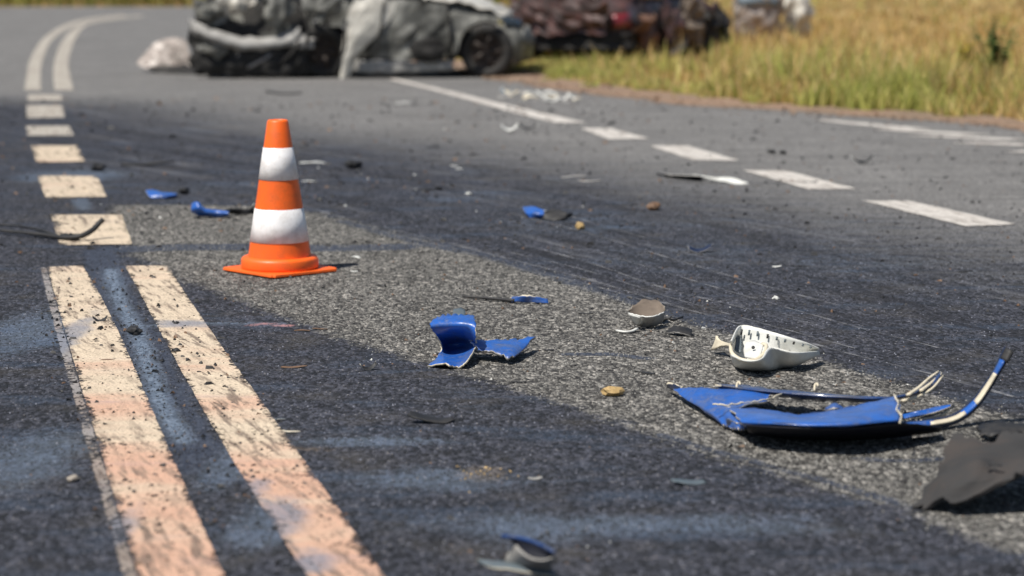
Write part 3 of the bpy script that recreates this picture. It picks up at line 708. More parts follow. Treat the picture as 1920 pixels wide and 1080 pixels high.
V, F, M = shell([[P(1382, 622, .11), P(1387, 630, .10), P(1388, 640, .09)], [P(1378, 655, .07), P(1384, 660, .06), P(1390, 660, .06)]], 6, 6, .004, 0, 0, 1); part('reflector_strip', V, F, [M_slate]*3, hs, mi=M)
V, F, M = shell([[P(1372, 644, .074), P(1360, 642, .06), P(1350, 637, .06), P(1341, 629, .07)], [P(1371, 649, .066), P(1358, 648, .048), P(1344, 652, .03), P(1332, 656, .012)]], 14, 6, .007, .35, .006, 12); part('tab', V, F, [M_cream]*3, hs, mi=M)

# folded blue sheet ------------------------------------------------------------
fb = lab('folded_panel', 'crumpled upright blue body panel fragment with white torn edge', 'car panel', P(860, 675))
rows_ = [[P(812, 597, .15), P(830, 590, .165), P(860, 590, .165), P(889, 592, .16)],
         [P(807, 612, .125), P(830, 612, .13), P(862, 610, .14), P(891, 608, .145)],
         [P(822, 633, .075), P(836, 636, .06), P(866, 632, .075), P(893, 632, .10)],
         [P(829, 648, .04), P(844, 648, .025), P(870, 646, .03), P(891, 647, .055)],
         [P(826, 660, .022), P(846, 661, .012), P(868, 662, .025), P(889, 655, .05)],
         [P(816, 672, .01), P(838, 674, .02), P(862, 676, .02), P(880, 668, .04)],
         [P(804, 686, .004), P(833, 679, .028), P(857, 687, .01), P(872, 678, .03)]]
V, F, M = shell(rows_, 28, 34, .007, .7, .006, 20); part('sheet', V, F, [M_blue, M_cream, M_bluedk], fb, mi=M)
rows_ = [[P(884, 637, .08), P(925, 635, .068), P(965, 635, .06), P(1002, 632, .055)], [P(890, 647, .06), P(932, 648, .055), P(962, 651, .05), P(990, 645, .045)], [P(896, 657, .042), P(930, 662, .04), P(960, 669, .03), P(978, 660, .03)]]
V, F, M = shell(rows_, 26, 12, .009, .8, .008, 21); part('side_flap', V, F, [M_blue, M_grey, M_bluedk], fb, mi=M)
rows_ = [[P(958, 668, .014), P(966, 655, .035), P(975, 646, .035)], [P(966, 671, .003), P(972, 664, .012), P(990, 650, .01)]]
V, F, M = shell(rows_, 8, 5, .006, .3, .004, 22); part('torn_corner', V, F, [M_blue, M_cream, M_bluedk], fb, mi=M)
rows_ = [[P(850, 579, .165), P(862, 577, .168), P(871, 580, .165)], [P(849, 590, .155), P(862, 591, .155), P(873, 591, .155)]]
V, F, M = shell(rows_, 6, 4, .005, .2, 0, 23); part('tab', V, F, [M_slate, M_grey, M_slate], fb, mi=M)

# dark felt panel at the right --------------------------------------------------
pn = lab('lining_panel', 'large dark grey torn floor panel with a bulge beside the blue bumper', 'car panel', P(1800, 930))
rows_ = [[P(1787, 811, .12), P(1822, 822, .12), P(1853, 830, .115), P(1887, 814, .13), P(1925, 808, .14), P(1985, 825, .14)],
         [P(1774, 840, .095), P(1810, 845, .105), P(1850, 848, .11), P(1890, 842, .12), P(1925, 838, .125), P(1980, 850, .13)],
         [P(1758, 876, .065), P(1795, 866, .11), P(1835, 862, .13), P(1872, 868, .12), P(1915, 864, .125), P(1965, 870, .13)],
         [P(1735, 920, .03), P(1772, 908, .07), P(1812, 897, .10), P(1850, 893, .105), P(1885, 888, .11), P(1930, 880, .125)],
         [P(1706, 951, .006), P(1737, 952, .010), P(1767, 938, .04), P(1802, 939, .045), P(1848, 919, .075), P(1905, 888, .115)]]
V, F, M = shell(rows_, 24, 16, .012, .7, .026, 30); part('felt_sheet', V, F, [M_dkgrey, M_dkgrey, M_black], pn, False, mi=M)
V, F = tube(curve([P(1850, 876, .128), P(1858, 869, .134), P(1866, 871, .134), P(1880, 874, .131)], 9), [.002, .005, .006, .006, .005, .006, .005, .004, .002], 6, .5); part('tear', V, F, M_black, pn)
V, F, M = shell([[P(1835, 800, .03), P(1870, 790, .05), P(1900, 790, .05), P(1930, 795, .04)], [P(1840, 818, .02), P(1870, 815, .03), P(1900, 812, .03), P(1930, 815, .02)]], 14, 6, .006, .7, .015, 31); part('back_shadow', V, F, [M_black]*3, pn, mi=M)  # black sheet stands in for the shadow behind the panel

# grey piece with a blue rim in the foreground -----------------------------------
fg = lab('trim_corner', 'grey plastic trim corner with blue rim lying on the dark asphalt', 'car part', P(985, 1068))
V, F, M = shell([[P(893, 1048, .012), P(925, 1050, .014), P(960, 1054, .014), P(1000, 1062, .014), P(1036, 1068, .014)], [P(896, 1054, .004), P(925, 1064, .004), P(960, 1068, .004), P(1000, 1075, .004), P(1046, 1080, .004)]], 20, 6, .007, .2, .003, 40); part('base_flange', V, F, [M_slate, M_cream, M_black], fg, mi=M)
V, F, M = shell([[P(964, 1016, .072), P(975, 1032, .064), P(995, 1048, .056), P(1020, 1052, .054), P(1040, 1046, .06)], [P(953, 1035, .04), P(970, 1046, .035), P(993, 1056, .033), P(1015, 1060, .032), P(1035, 1058, .034)], [P(946, 1053, .012), P(968, 1058, .012), P(992, 1063, .012), P(1014, 1068, .012), P(1034, 1071, .012)]], 18, 10, .005, .15, .002, 41); part('grey_wall', V, F, [M_grey, M_grey, M_black], fg, mi=M)
V, F, M = shell([[P(943, 1005, .085), P(975, 1012, .085), P(1010, 1023, .082), P(1038, 1037, .075)], [P(957, 1016, .074), P(983, 1028, .068), P(1010, 1038, .064), P(1034, 1043, .063)], [P(966, 1020, .066), P(983, 1038, .058), P(1005, 1047, .054), P(1032, 1048, .056)]], 14, 8, .006, .15, .003, 42); part('recess_shade', V, F, [M_void]*3, fg, mi=M)  # shade inside the cavity painted as a near-black sheet
V, F = tube(curve([P(942, 1005, .087), P(975, 1009, .089), P(1010, 1020, .086), P(1040, 1036, .078)], 14), .0055, 6); part('blue_rim', V, F, M_navy, fg)

# ================================================================== SMALLER DEBRIS
def single(name, label, cat, V, F, mats, M=None, base=None, group=None):
    base = base or sum((Vector(v) for v in V), Vector())/len(V); base = Vector((base.x, base.y, 0))
    o = obj(name, V, F, mats, None, base, True, M); tag(o, label, cat, group); return o
# blue bar with a long spike
sp = lab('blue_spike', 'thin dark metal rod with a blue painted end on grey asphalt', 'car part', P(950, 563))
V, F = tube(curve([P(868, 556, .012), P(900, 558, .012), P(935, 561, .012), P(965, 564, .012)], 16), [.004+.0004*i for i in range(16)], 7); part('rod', V, F, M_black, sp)
V, F, M = shell([[P(960, 556, .03), P(985, 556, .035), P(1005, 557, .032), P(1028, 559, .025)], [P(958, 566, .008), P(985, 567, .006), P(1005, 568, .006), P(1030, 568, .006)]], 14, 6, .01, .4, .01, 50); part('blue_end', V, F, MB3, sp, mi=M)
# taupe dome shard + neighbours
ds_ = lab('lamp_shard', 'curved taupe and white plastic bowl fragment beside the white housing', 'car part', P(1212, 608))
V, F, M = shell([[P(1177, 588, .058), P(1198, 593, .056), P(1226, 594, .056), P(1246, 584, .064)], [P(1184, 600, .03), P(1203, 605, .025), P(1226, 605, .025), P(1245, 598, .03)], [P(1194, 611, .005), P(1207, 613, .003), P(1226, 612, .003), P(1241, 606, .006)]], 18, 10, .005, .35, .004, 51); part('bowl', V, F, [M_grey, M_white, M_taupe], ds_, mi=M)
V, F, M = shell([[P(1181, 580, .066), P(1198, 565, .085), P(1226, 560, .09), P(1246, 574, .075)], [P(1184, 592, .04), P(1204, 590, .04), P(1228, 590, .04), P(1245, 588, .045)], [P(1192, 604, .012), P(1206, 604, .012), P(1226, 604, .012), P(1242, 600, .014)]], 16, 10, .005, .5, .006, 55); part('inner_wall', V, F, [M_brown2, M_taupe, M_taupe], ds_, mi=M)
V, F, M = shell([[P(1178, 588, .062), P(1190, 591, .064), P(1200, 594, .064)], [P(1195, 609, .012), P(1199, 609, .016), P(1204, 607, .02)]], 6, 6, .004, .2, 0, 52); part('white_edge', V, F, [M_white]*3, ds_, mi=M)
V, F = tube(curve([P(1240, 603, .01), P(1252, 597, .03), P(1262, 600, .02), P(1280, 594, .02)], 10), .005, 5); part('wire', V, F, M_black, ds_)
V, F = tube(curve([P(1157, 620, .006), P(1170, 622, .008), P(1184, 621, .008), P(1195, 616, .012)], 10), .008, 6, .6); single('white_strip', 'short white plastic strip below the taupe bowl fragment', 'debris', V, F, M_white)
V, F, M = shell([[P(1262, 610, .035), P(1276, 611, .035), P(1298, 617, .02)], [P(1246, 624, .006), P(1270, 622, .02), P(1296, 629, .005)]], 12, 6, .006, .3, .004, 53); single('black_shard', 'black folded shard between taupe bowl and white housing', 'debris', V, F, [M_black, M_grey, M_black], M)
# blue scrap on the dark lane
bs = lab('blue_scrap', 'blue curved panel scrap with black backing alone on dark lane', 'car panel', P(1025, 408))
V, F, M = shell([[P(979, 387, .05), P(1000, 386, .06), P(1022, 395, .05)], [P(984, 397, .035), P(1003, 398, .04), P(1025, 402, .03)], [P(992, 408, .006), P(1010, 408, .01), P(1028, 408, .01)]], 14, 10, .006, .2, .006, 54); part('blue_face', V, F, [M_blue, M_white, M_bluedk], bs, mi=M)
V, F, M = shell([[P(1022, 396, .05), P(1042, 392, .055), P(1062, 398, .045), P(1074, 402, .03)], [P(1016, 411, .005), P(1040, 413, .005), P(1058, 412, .005), P(1072, 406, .015)]], 14, 7, .008, .4, .012, 55); part('black_backing', V, F, [M_black]*3, bs, mi=M)
# blue pieces left of the cone
b2 = lab('blue_fragment', 'crumpled blue fragment with black tail directly left of the traffic cone', 'car panel', P(395, 404))
V, F, M = shell([[P(358, 383, .08), P(370, 378, .10), P(382, 390, .06), P(404, 393, .05), P(428, 397, .04)], [P(360, 394, .05), P(374, 392, .06), P(386, 398, .04), P(406, 400, .03), P(430, 401, .03)], [P(360, 402, .01), P(376, 405, .01), P(390, 407, .006), P(408, 407, .006), P(428, 406, .006)]], 20, 10, .007, .3, .012, 56); part('blue_sheet', V, F, [M_blue, M_cream, M_bluedk], b2, mi=M)
V, F, M = shell([[P(424, 395, .04), P(445, 392, .04), P(465, 391, .04), P(480, 388, .05)], [P(426, 403, .006), P(446, 402, .006), P(464, 402, .006), P(480, 400, .006)]], 12, 5, .012, .4, .01, 57); part('black_tail', V, F, [M_black]*3, b2, mi=M)
V, F, M = shell([[P(472, 388, .05), P(474, 383, .07), P(477, 381, .08)], [P(474, 392, .03), P(477, 390, .04), P(479, 388, .045)]], 5, 4, .004, .1, 0, 58); part('white_tip', V, F, [M_white]*3, b2, mi=M)
V, F, M = shell([[P(273, 354, .05), P(288, 354, .05), P(305, 360, .035), P(332, 362, .03)], [P(277, 364, .03), P(290, 364, .03), P(308, 366, .025), P(332, 366, .02)], [P(284, 372, .006), P(295, 372, .006), P(312, 372, .006), P(334, 369, .006)]], 14, 8, .006, .2, .008, 59)
single('blue_fragment', 'dull blue panel sliver next to a black lump beyond the cone', 'car panel', V, F, [M_blue, M_white, M_bluedk], M)
# long rubber strip
rb = lab('rubber_strip', 'long black rubber strip with upturned end lying across a lane dash', 'rubber strip', P(60, 440))
c1 = curve([P(-60, 424, .02), P(0, 432, .02), P(40, 436, .02), P(80, 440, .02), P(118, 445, .02), P(150, 443, .03), P(172, 432, .055), P(184, 420, .085), P(194, 411, .11)], 50)
V, F = tube(c1, [.010+.008*min(1, i/30) for i in range(50)], 7, .8); part('strip', V, F, M_black, rb)
V, F = tube(curve([P(-60, 416, .012), P(0, 421, .012), P(40, 424, .012), P(75, 431, .012), P(108, 441, .014)], 22), .006, 6); part('second_strand', V, F, M_black, rb)
V, F, M = shell([[P(112, 436, .035), P(130, 439, .04), P(148, 440, .04)], [P(114, 448, .006), P(130, 449, .006), P(148, 448, .008)]], 10, 5, .008, .7, .012, 60); part('frayed_knot', V, F, [M_black]*3, rb, mi=M)

def sliver(name, label, px, py, wpx, kind, mat, cat='debris', dirn=0., group=None, hpx=None):
    """a small piece: kind = lump, plate, curl, bar; wpx its width in photo pixels"""
    c = P(px, py); k1 = FPX/(c.y*1.02); L = wpx/k1; q = random.Random(int(px*7+py)); t = Vector((math.cos(dirn), math.sin(dirn), 0)); s = Vector((-t.y, t.x, 0)); up = Vector((0, 0, 1))
    H = (hpx/k1 if hpx else None)
    if kind == 'lump':
        bm = bmesh.new(); bmesh.ops.create_icosphere(bm, subdivisions=2, radius=.5); hg = H or L*.6
        for v in bm.verts:
            n_ = 1+.55*noise.noise(v.co*2.2+Vector((px, py, 0)))+.25*noise.noise(v.co*5+Vector((py, px, 0)))
            v.co = Vector((v.co.x*L*n_, v.co.y*L*.8*n_, max(-.4, v.co.z*n_)*hg))
        z0 = min(v.co.z for v in bm.verts)
        V = [t*v.co.x+s*v.co.y+up*(v.co.z-z0)+c for v in bm.verts]; F = [tuple(v.index for v in f.verts) for f in bm.faces]; bm.free()
        o = single(name, label, cat, V, F, mat, None, c, group); o.data.polygons.foreach_set('use_smooth', [False]*len(o.data.polygons)); return o
    W = L*(.45 if kind == 'plate' else .35 if kind == 'curl' else .16); hg = H or {'plate': L*.10, 'curl': L*.32, 'bar': L*.06}[kind]
    n = 7; rows_ = []
    for j in range(4):
        f = j/3-.5; row = []
        for i in range(n):
            e = i/(n-1)-.5; taper = 1-(.55*abs(e*2)**2)+q.uniform(-.15, .15)
            lift = hg*((e*2)**2 if q.random() < 2 and kind == 'curl' else .5+.5*math.sin(e*4+px))+hg*.5*(f+.5)*q.uniform(.4, 1)
            row.append(c+t*(e*L+q.uniform(-.03, .03)*L)+s*f*W*taper+up*(.004+max(0, lift)))
        rows_.append(row)
    th = max(.003, L*.03); V, F, M = shell(rows_, 14, 8, th, .4, L*.02, int(px))
    z0 = min(v.z for v in V); V = [v-up*z0 for v in V]
    mats = mat if isinstance(mat, list) else [mat]*3
    return single(name, label, cat, V, F, mats, M, c, group)
G1 = 'small dark crumbs of wreckage'
for a in [
 ('metal_scrap', 'flat dark folded scrap on the dark asphalt near the cream lines', 808, 792, 84, 'plate', [M_black]*3, 'debris', .05, None, 14),
 ('plastic_sliver', 'blue grey plastic sliver on dark asphalt in front of the bumper', 1292, 908, 64, 'plate', [M_slate, M_slate, M_black], 'debris', .2),
 ('tan_fragment', 'small golden tan broken fragment left of the blue bumper', 1150, 742, 40, 'lump', M_tan, 'debris', 0, None, 20),
 ('black_lump', 'black lump touching the dull blue sliver beyond the cone', 346, 364, 22, 'lump', M_black, 'debris', 0),
 ('black_lump', 'black lump beside the pink cream dash', 184, 320, 26, 'lump', M_black, 'debris', 0),
 ('black_bar', 'flat black bar lying on the dark lane behind the blue slivers', 276, 311, 92, 'bar', M_black, 'debris', 0),
 ('black_lump', 'knobbly black lump on dark lane to the right of the cone top', 665, 316, 30, 'lump', M_black, 'debris', 0),
 ('white_chip', 'white plastic splinter just right of the cone upper band', 586, 307, 46, 'bar', M_white, 'debris', .05),
 ('white_chip', 'smaller white splinter behind the cone on the dark lane', 580, 341, 26, 'bar', M_white, 'debris', .1),
 ('brown_lump', 'dark brown pointed lump near a black splinter on dark lane', 1226, 394, 27, 'lump', M_brown, 'debris', .4),
 ('black_splinter', 'black splinter beside the brown pointed lump', 1181, 385, 28, 'bar', M_black, 'debris', 0),
 ('tan_pebble', 'small tan pebble in front of the blue scrap', 1088, 430, 17, 'lump', M_tan, 'debris', 0, None, 15),
 ('grey_shard', 'dark slate shard with pale edge in the middle of the dark lane', 1312, 473, 44, 'plate', [M_bluedk, M_grey, M_black], 'debris', 0, None, 12),
 ('white_chip', 'white chip next to a black chip on the dark lane', 1457, 501, 16, 'plate', M_white, 'debris', 0),
 ('black_chip', 'black chip next to the white chip on the dark lane', 1494, 500, 20, 'bar', M_black, 'debris', 0),
 ('black_chip', 'lone black chip on bluish lane right of the scrapes', 1809, 510, 26, 'bar', M_black, 'debris', 0),
 ('torn_scrap', 'black and white torn scrap on grey asphalt beyond the lane dashes', 1617, 308, 40, 'curl', [M_black, M_white, M_white], 'debris', .1),
 ('black_chip', 'black chip lying on a white lane dash', 1519, 343, 27, 'plate', M_black, 'debris', 0),
 ('dark_crumb', 'dark crumb, one of a pair on grey asphalt between dashes and edge line', 1447, 288, 14, 'lump', M_black, 'debris', 0, G1),
 ('dark_crumb', 'dark crumb, one of a pair on grey asphalt between dashes and edge line', 1468, 289, 14, 'lump', M_black, 'debris', 0, G1),
 ('torn_scrap', 'twisted black and white scrap left of the white lane line', 955, 246, 32, 'curl', [M_white, M_black, M_black], 'debris', 0),
 ('torn_scrap', 'dark curled scrap with pale edge left of first lane dash', 990, 245, 36, 'curl', [M_black, M_white, M_white], 'debris', .1),
 ('black_chip', 'black chip on grey asphalt beyond the cone', 810, 277, 26, 'plate', M_black, 'debris', 0),
 ('white_chip', 'pale chip on the grey road in front of the wrecked car', 755, 195, 26, 'plate', M_white, 'debris', 0),
 ('black_chip', 'dark chip beside the pale chip in front of the wrecked car', 780, 195, 14, 'plate', M_black, 'debris', 0),
 ('dark_wedge', 'long dark wedge shaped strip on road before the wrecked car', 532, 177, 62, 'bar', M_black, 'debris', -.15),
 ('bent_clip', 'bent dark metal clip on the dark asphalt near the folded blue panel', 690, 694, 32, 'curl', [M_black, M_grey, M_black], 'debris', .5),
 ('thin_splinter', 'thin dark splinter beside the right cream line', 552, 690, 48, 'bar', M_brown, 'debris', 0),
 ('brown_splinter', 'short brown splinter at the end of the pinkish stain', 567, 621, 30, 'bar', M_brown, 'debris', 0),
 ('brown_splinter', 'dark brown splinter on the border of the grey patch', 600, 618, 26, 'bar', M_brown, 'debris', .1),
 ('black_splinter', 'black splinter right of the blue ended rod', 1098, 589, 30, 'bar', M_black, 'debris', -.1),
 ('black_chip', 'black chip in front of the white housing', 1216, 702, 24, 'plate', M_black, 'debris', .2),
 ('black_chip', 'narrow dark chip near the purple stain', 1197, 698, 18, 'bar', M_black, 'debris', -.2),
 ('black_chip', 'small dark chip right of the folded blue panel', 1029, 658, 18, 'plate', M_black, 'debris', 0),
 ('thin_splinter', 'thin dark splinter on the edge of the grey patch', 972, 718, 28, 'bar', M_black, 'debris', .1),
 ('white_chip', 'white chip on grey asphalt right of the cone base', 668, 484, 20, 'plate', M_white, 'debris', -.7),
 ('white_chip', 'tiny white chip nearest the cone base corner', 664, 510, 13, 'plate', M_white, 'debris', 0),
 ('pale_splinter', 'pale curved splinter beside the right cream line', 546, 811, 36, 'bar', [M_cream, M_grey, M_black], 'debris', -.4),
 ('slate_splinter', 'slate splinter touching the right cream line', 522, 788, 28, 'bar', [M_slate, M_grey, M_black], 'debris', -.2),
 ('dark_pebble', 'dark pebble with pale top on asphalt left of the double line', 137, 903, 24, 'lump', M_taupe, 'debris', 0),
 ('pale_chip', 'pale flat chip on dark asphalt near the tan stain', 1004, 899, 26, 'plate', [M_grey, M_grey, M_black], 'debris', .2),
 ('black_lump', 'black lump in the tar seam between the double lines', 253, 627, 28, 'lump', M_black, 'debris', 0),
 ('black_lump', 'small black lump on the inner edge of right cream line', 330, 661, 17, 'lump', M_black, 'debris', 0),
 ('black_splinter', 'dark splinter lying on the left cream line', 203, 677, 32, 'bar', M_brown, 'debris', .15),
 ('black_splinter', 'crooked dark splinter higher on the left cream line', 188, 604, 26, 'curl', M_black, 'debris', .2),
 ('black_lump', 'black clod at the grass edge beside the road', 1138, 169, 20, 'lump', M_brown, 'debris', 0),
 ('black_lump', 'small dark clod at the grass edge near the wrecked car', 1003, 149, 16, 'lump', M_brown, 'debris', 0),
 ('black_chip', 'black chip on dark lane behind the cone', 800, 357, 30, 'plate', M_black, 'debris', 0),
 ('black_lump', 'small black lump on dark lane behind the cone', 822, 356, 13, 'lump', M_black, 'debris', 0),
 ('white_chip', 'tiny white chip on dark lane behind the cone', 878, 366, 11, 'lump', M_white, 'debris', 0),
 ('white_chip', 'tiny pale chip, one of a pair on the dark lane beyond the cone', 852, 312, 14, 'plate', M_white, 'debris', 0, 'pale chips'),
 ('white_chip', 'tiny pale chip, one of a pair on the dark lane beyond the cone', 862, 318, 14, 'plate', M_white, 'debris', .2, 'pale chips'),
 ('white_chip', 'white chip near the scrape marks behind the white housing', 1454, 561, 12, 'lump', M_white, 'debris', 0),
]:
    sliver(*a)
# trim strip lying before the dashes: dark part + pale tail
ts = lab('trim_strip', 'long thin trim strip, black turning white, beside the lane dashes', 'trim strip', P(1315, 335))
V, F, M = shell([[P(1232, 325, .02), P(1262, 327, .03), P(1290, 328, .04), P(1315, 331, .035)], [P(1234, 330, .006), P(1262, 332, .006), P(1290, 334, .006), P(1316, 336, .006)]], 14, 4, .008, .4, .008, 70); part('dark_strip', V, F, [M_black, M_grey, M_black], ts, mi=M)
V, F, M = shell([[P(1300, 329, .03), P(1340, 332, .03), P(1375, 334, .035), P(1404, 342, .012)], [P(1302, 334, .008), P(1340, 339, .006), P(1370, 343, .006), P(1402, 345, .004)]], 14, 4, .006, .25, .006, 71); part('pale_tail', V, F, [M_white]*3, ts, mi=M)
# pale scuffed plastic flakes and the heap of clear splinters beyond the line
for i, (x, y, w_) in enumerate([(1075, 334, 46), (1105, 341, 40)]):
    sliver('pale_flake', 'thin pale plastic flake lying on asphalt before the lane dashes', x, y, w_, 'bar', M_grey, 'debris', -.2, 'pale flakes')
q = random.Random(5)
for i in range(20):
    x = 945+q.uniform(0, 145); y = 176+(x-945)*.08+q.uniform(-3, 12)
    sliver('pale_splinter', 'pale plastic splinter in the heap beside the white lane line', x, y, q.uniform(12, 32), q.choice(['bar', 'plate', 'bar']), q.choice([M_white, M_white, M_cream, M_grey]), 'debris', q.uniform(-.5, .5), 'heap of pale splinters', q.uniform(4, 9))
sliver('blue_chip', 'bluish chip at the end of the pale splinter heap', 950, 176, 26, 'curl', [M_carblue, M_white, M_grey], 'debris', -.4)

# crumbs too small to pick apart
bm = bmesh.new(); q = random.Random(8)
base_v = [(1, 0, -.5), (-.6, .8, -.5), (-.5, -.9, -.5), (.5, .2, .6), (-.4, -.1, .8)]
base_f = [(0, 2, 1), (0, 3, 2), (2, 3, 4), (2, 4, 1), (1, 4, 3), (1, 3, 0)]
VV, FF, MI = [], [], []
def crumb(px, py, spx, mi, z=0.0):
    c = P(px, py); r = spx/(FPX/c.y)/2; a = q.uniform(0, 6.28); b = len(VV); el = q.choice([1, 1, 1.6, 2.2])
    for (x, y, zz) in base_v:
        j = q.uniform(.75, 1.25)
        x *= el
        VV.append((c.x+(x*math.cos(a)-y*math.sin(a))*r*j, c.y+(x*math.sin(a)+y*math.cos(a))*r*j, z+(zz+.5)*r*.9*q.uniform(.7, 1.2)))
    for f in base_f: FF.append(tuple(b+k for k in f)); MI.append(mi)
def lerp_edge(E_, y): return float(np.interp(y, [p[1] for p in E_], [p[0] for p in E_]))
for i in range(700):     # on and between the cream lines
    y = 505+575*q.random()**.8; x = q.uniform(lerp_edge(GL, y)-20, lerp_edge(RR, y)+15)
    crumb(x, y, min(13, 3+abs(q.gauss(0, 3.6))), 0 if q.random() < .85 else 2, .004)
for i in range(260): x, y = q.uniform(0, 1920), q.uniform(380, 1080); crumb(x, y, 2+abs(q.gauss(0, 2.2)), q.choice([0, 0, 0, 2]))
for i in range(200): x, y = q.uniform(150, 1900), q.uniform(180, 400); crumb(x, y, 2+abs(q.gauss(0, 2.0)), q.choice([0, 0, 0, 0, 0, 2]))
for i in range(1500): x, y = q.uniform(0, 1920), 185+400*q.random()**1.3; crumb(x, y, 2.8+abs(q.gauss(0, 2.8)), q.choice([0, 0, 0, 0, 0, 2]))
for cx_, cy_, rx_, ry_, nn in ((860, 660, 160, 40, 90), (1250, 620, 160, 45, 110), (1500, 760, 260, 70, 160), (420, 400, 160, 25, 90), (1040, 410, 140, 25, 80), (980, 1040, 160, 40, 70), (1000, 215, 180, 25, 120), (640, 340, 200, 40, 120), (1800, 930, 150, 60, 70)):
    for i in range(nn): crumb(q.gauss(cx_, rx_*.6), q.gauss(cy_, ry_*.6), 2+abs(q.gauss(0, 2.4)), q.choice([0, 0, 0, 2] if q.random() < .93 else [1]))
for i in range(30): x, y = q.gauss(900, 40), q.gauss(888, 10); crumb(x, y, 2+abs(q.gauss(0, 2.2)), 3)
for i in range(26): x, y = q.uniform(640, 1150), q.uniform(940, 1020); crumb(x, y, q.uniform(4, 10), 0)
for i in range(650):
    k1 = q.uniform(0, len(edge_px)-1.01); j = int(k1); f_ = k1-j; x = edge_px[j][0]*(1-f_)+edge_px[j+1][0]*f_; y = edge_px[j][1]*(1-f_)+edge_px[j+1][1]*f_
    crumb(x, y+q.gauss(2, 5), 2.5+abs(q.gauss(0, 3.5)), q.choice([2, 4, 4]), .01)
cr = obj('debris_crumbs', VV, FF, [M_black, M_white, M_brown, M_tan, M_dirt], None, None, False, MI)
tag(cr, 'tiny dark crumbs and grit of wreckage scattered over the road', 'grit', kind='stuff')

# ================================================================== WRECKED CARS
def xform(V, M4): return [M4@Vector(v) for v in V]
def wheel(root, x, y, r, tilt=0, name='wheel', rimmat=None, toe=0):
    wr = bpy.data.objects.new(name, None); COL.objects.link(wr); wr.parent = root; wr.location = (x, y, r*.97); wr.rotation_euler = (R(90)+tilt, 0, toe)
    wd = .19; pr = [(r*.62, -wd/2), (r*.80, -wd/2-.012), (r*.95, -wd/2), (r, -wd/2+.03), (r*1.005, 0), (r, wd/2-.03), (r*.95, wd/2), (r*.8, wd/2+.012), (r*.62, wd/2), (r*.6, 0)]
    V, F = lathe(pr, 40, closed=True); t = obj('tyre', V, F, M_tyre); t.parent = wr
    V, F = lathe([(r*.61, -wd/2+.01), (r*.61, wd/2-.01), (r*.55, wd/2-.02), (r*.5, wd/2-.06), (r*.2, wd/2-.03), (.001, wd/2-.03)], 32)
    parts_ = [(V, F)]
    for k in range(5):
        a = k*2*math.pi/5; rot = Matrix.Rotation(a, 3, 'Z'); parts_.append(box(rot@Vector((r*.36, 0, wd/2-.025)), (r*.42, .06, .03), rot))
    V, F = join(*parts_); o = obj('rim', V, F, rimmat or M_sootrim); o.parent = wr
    return wr
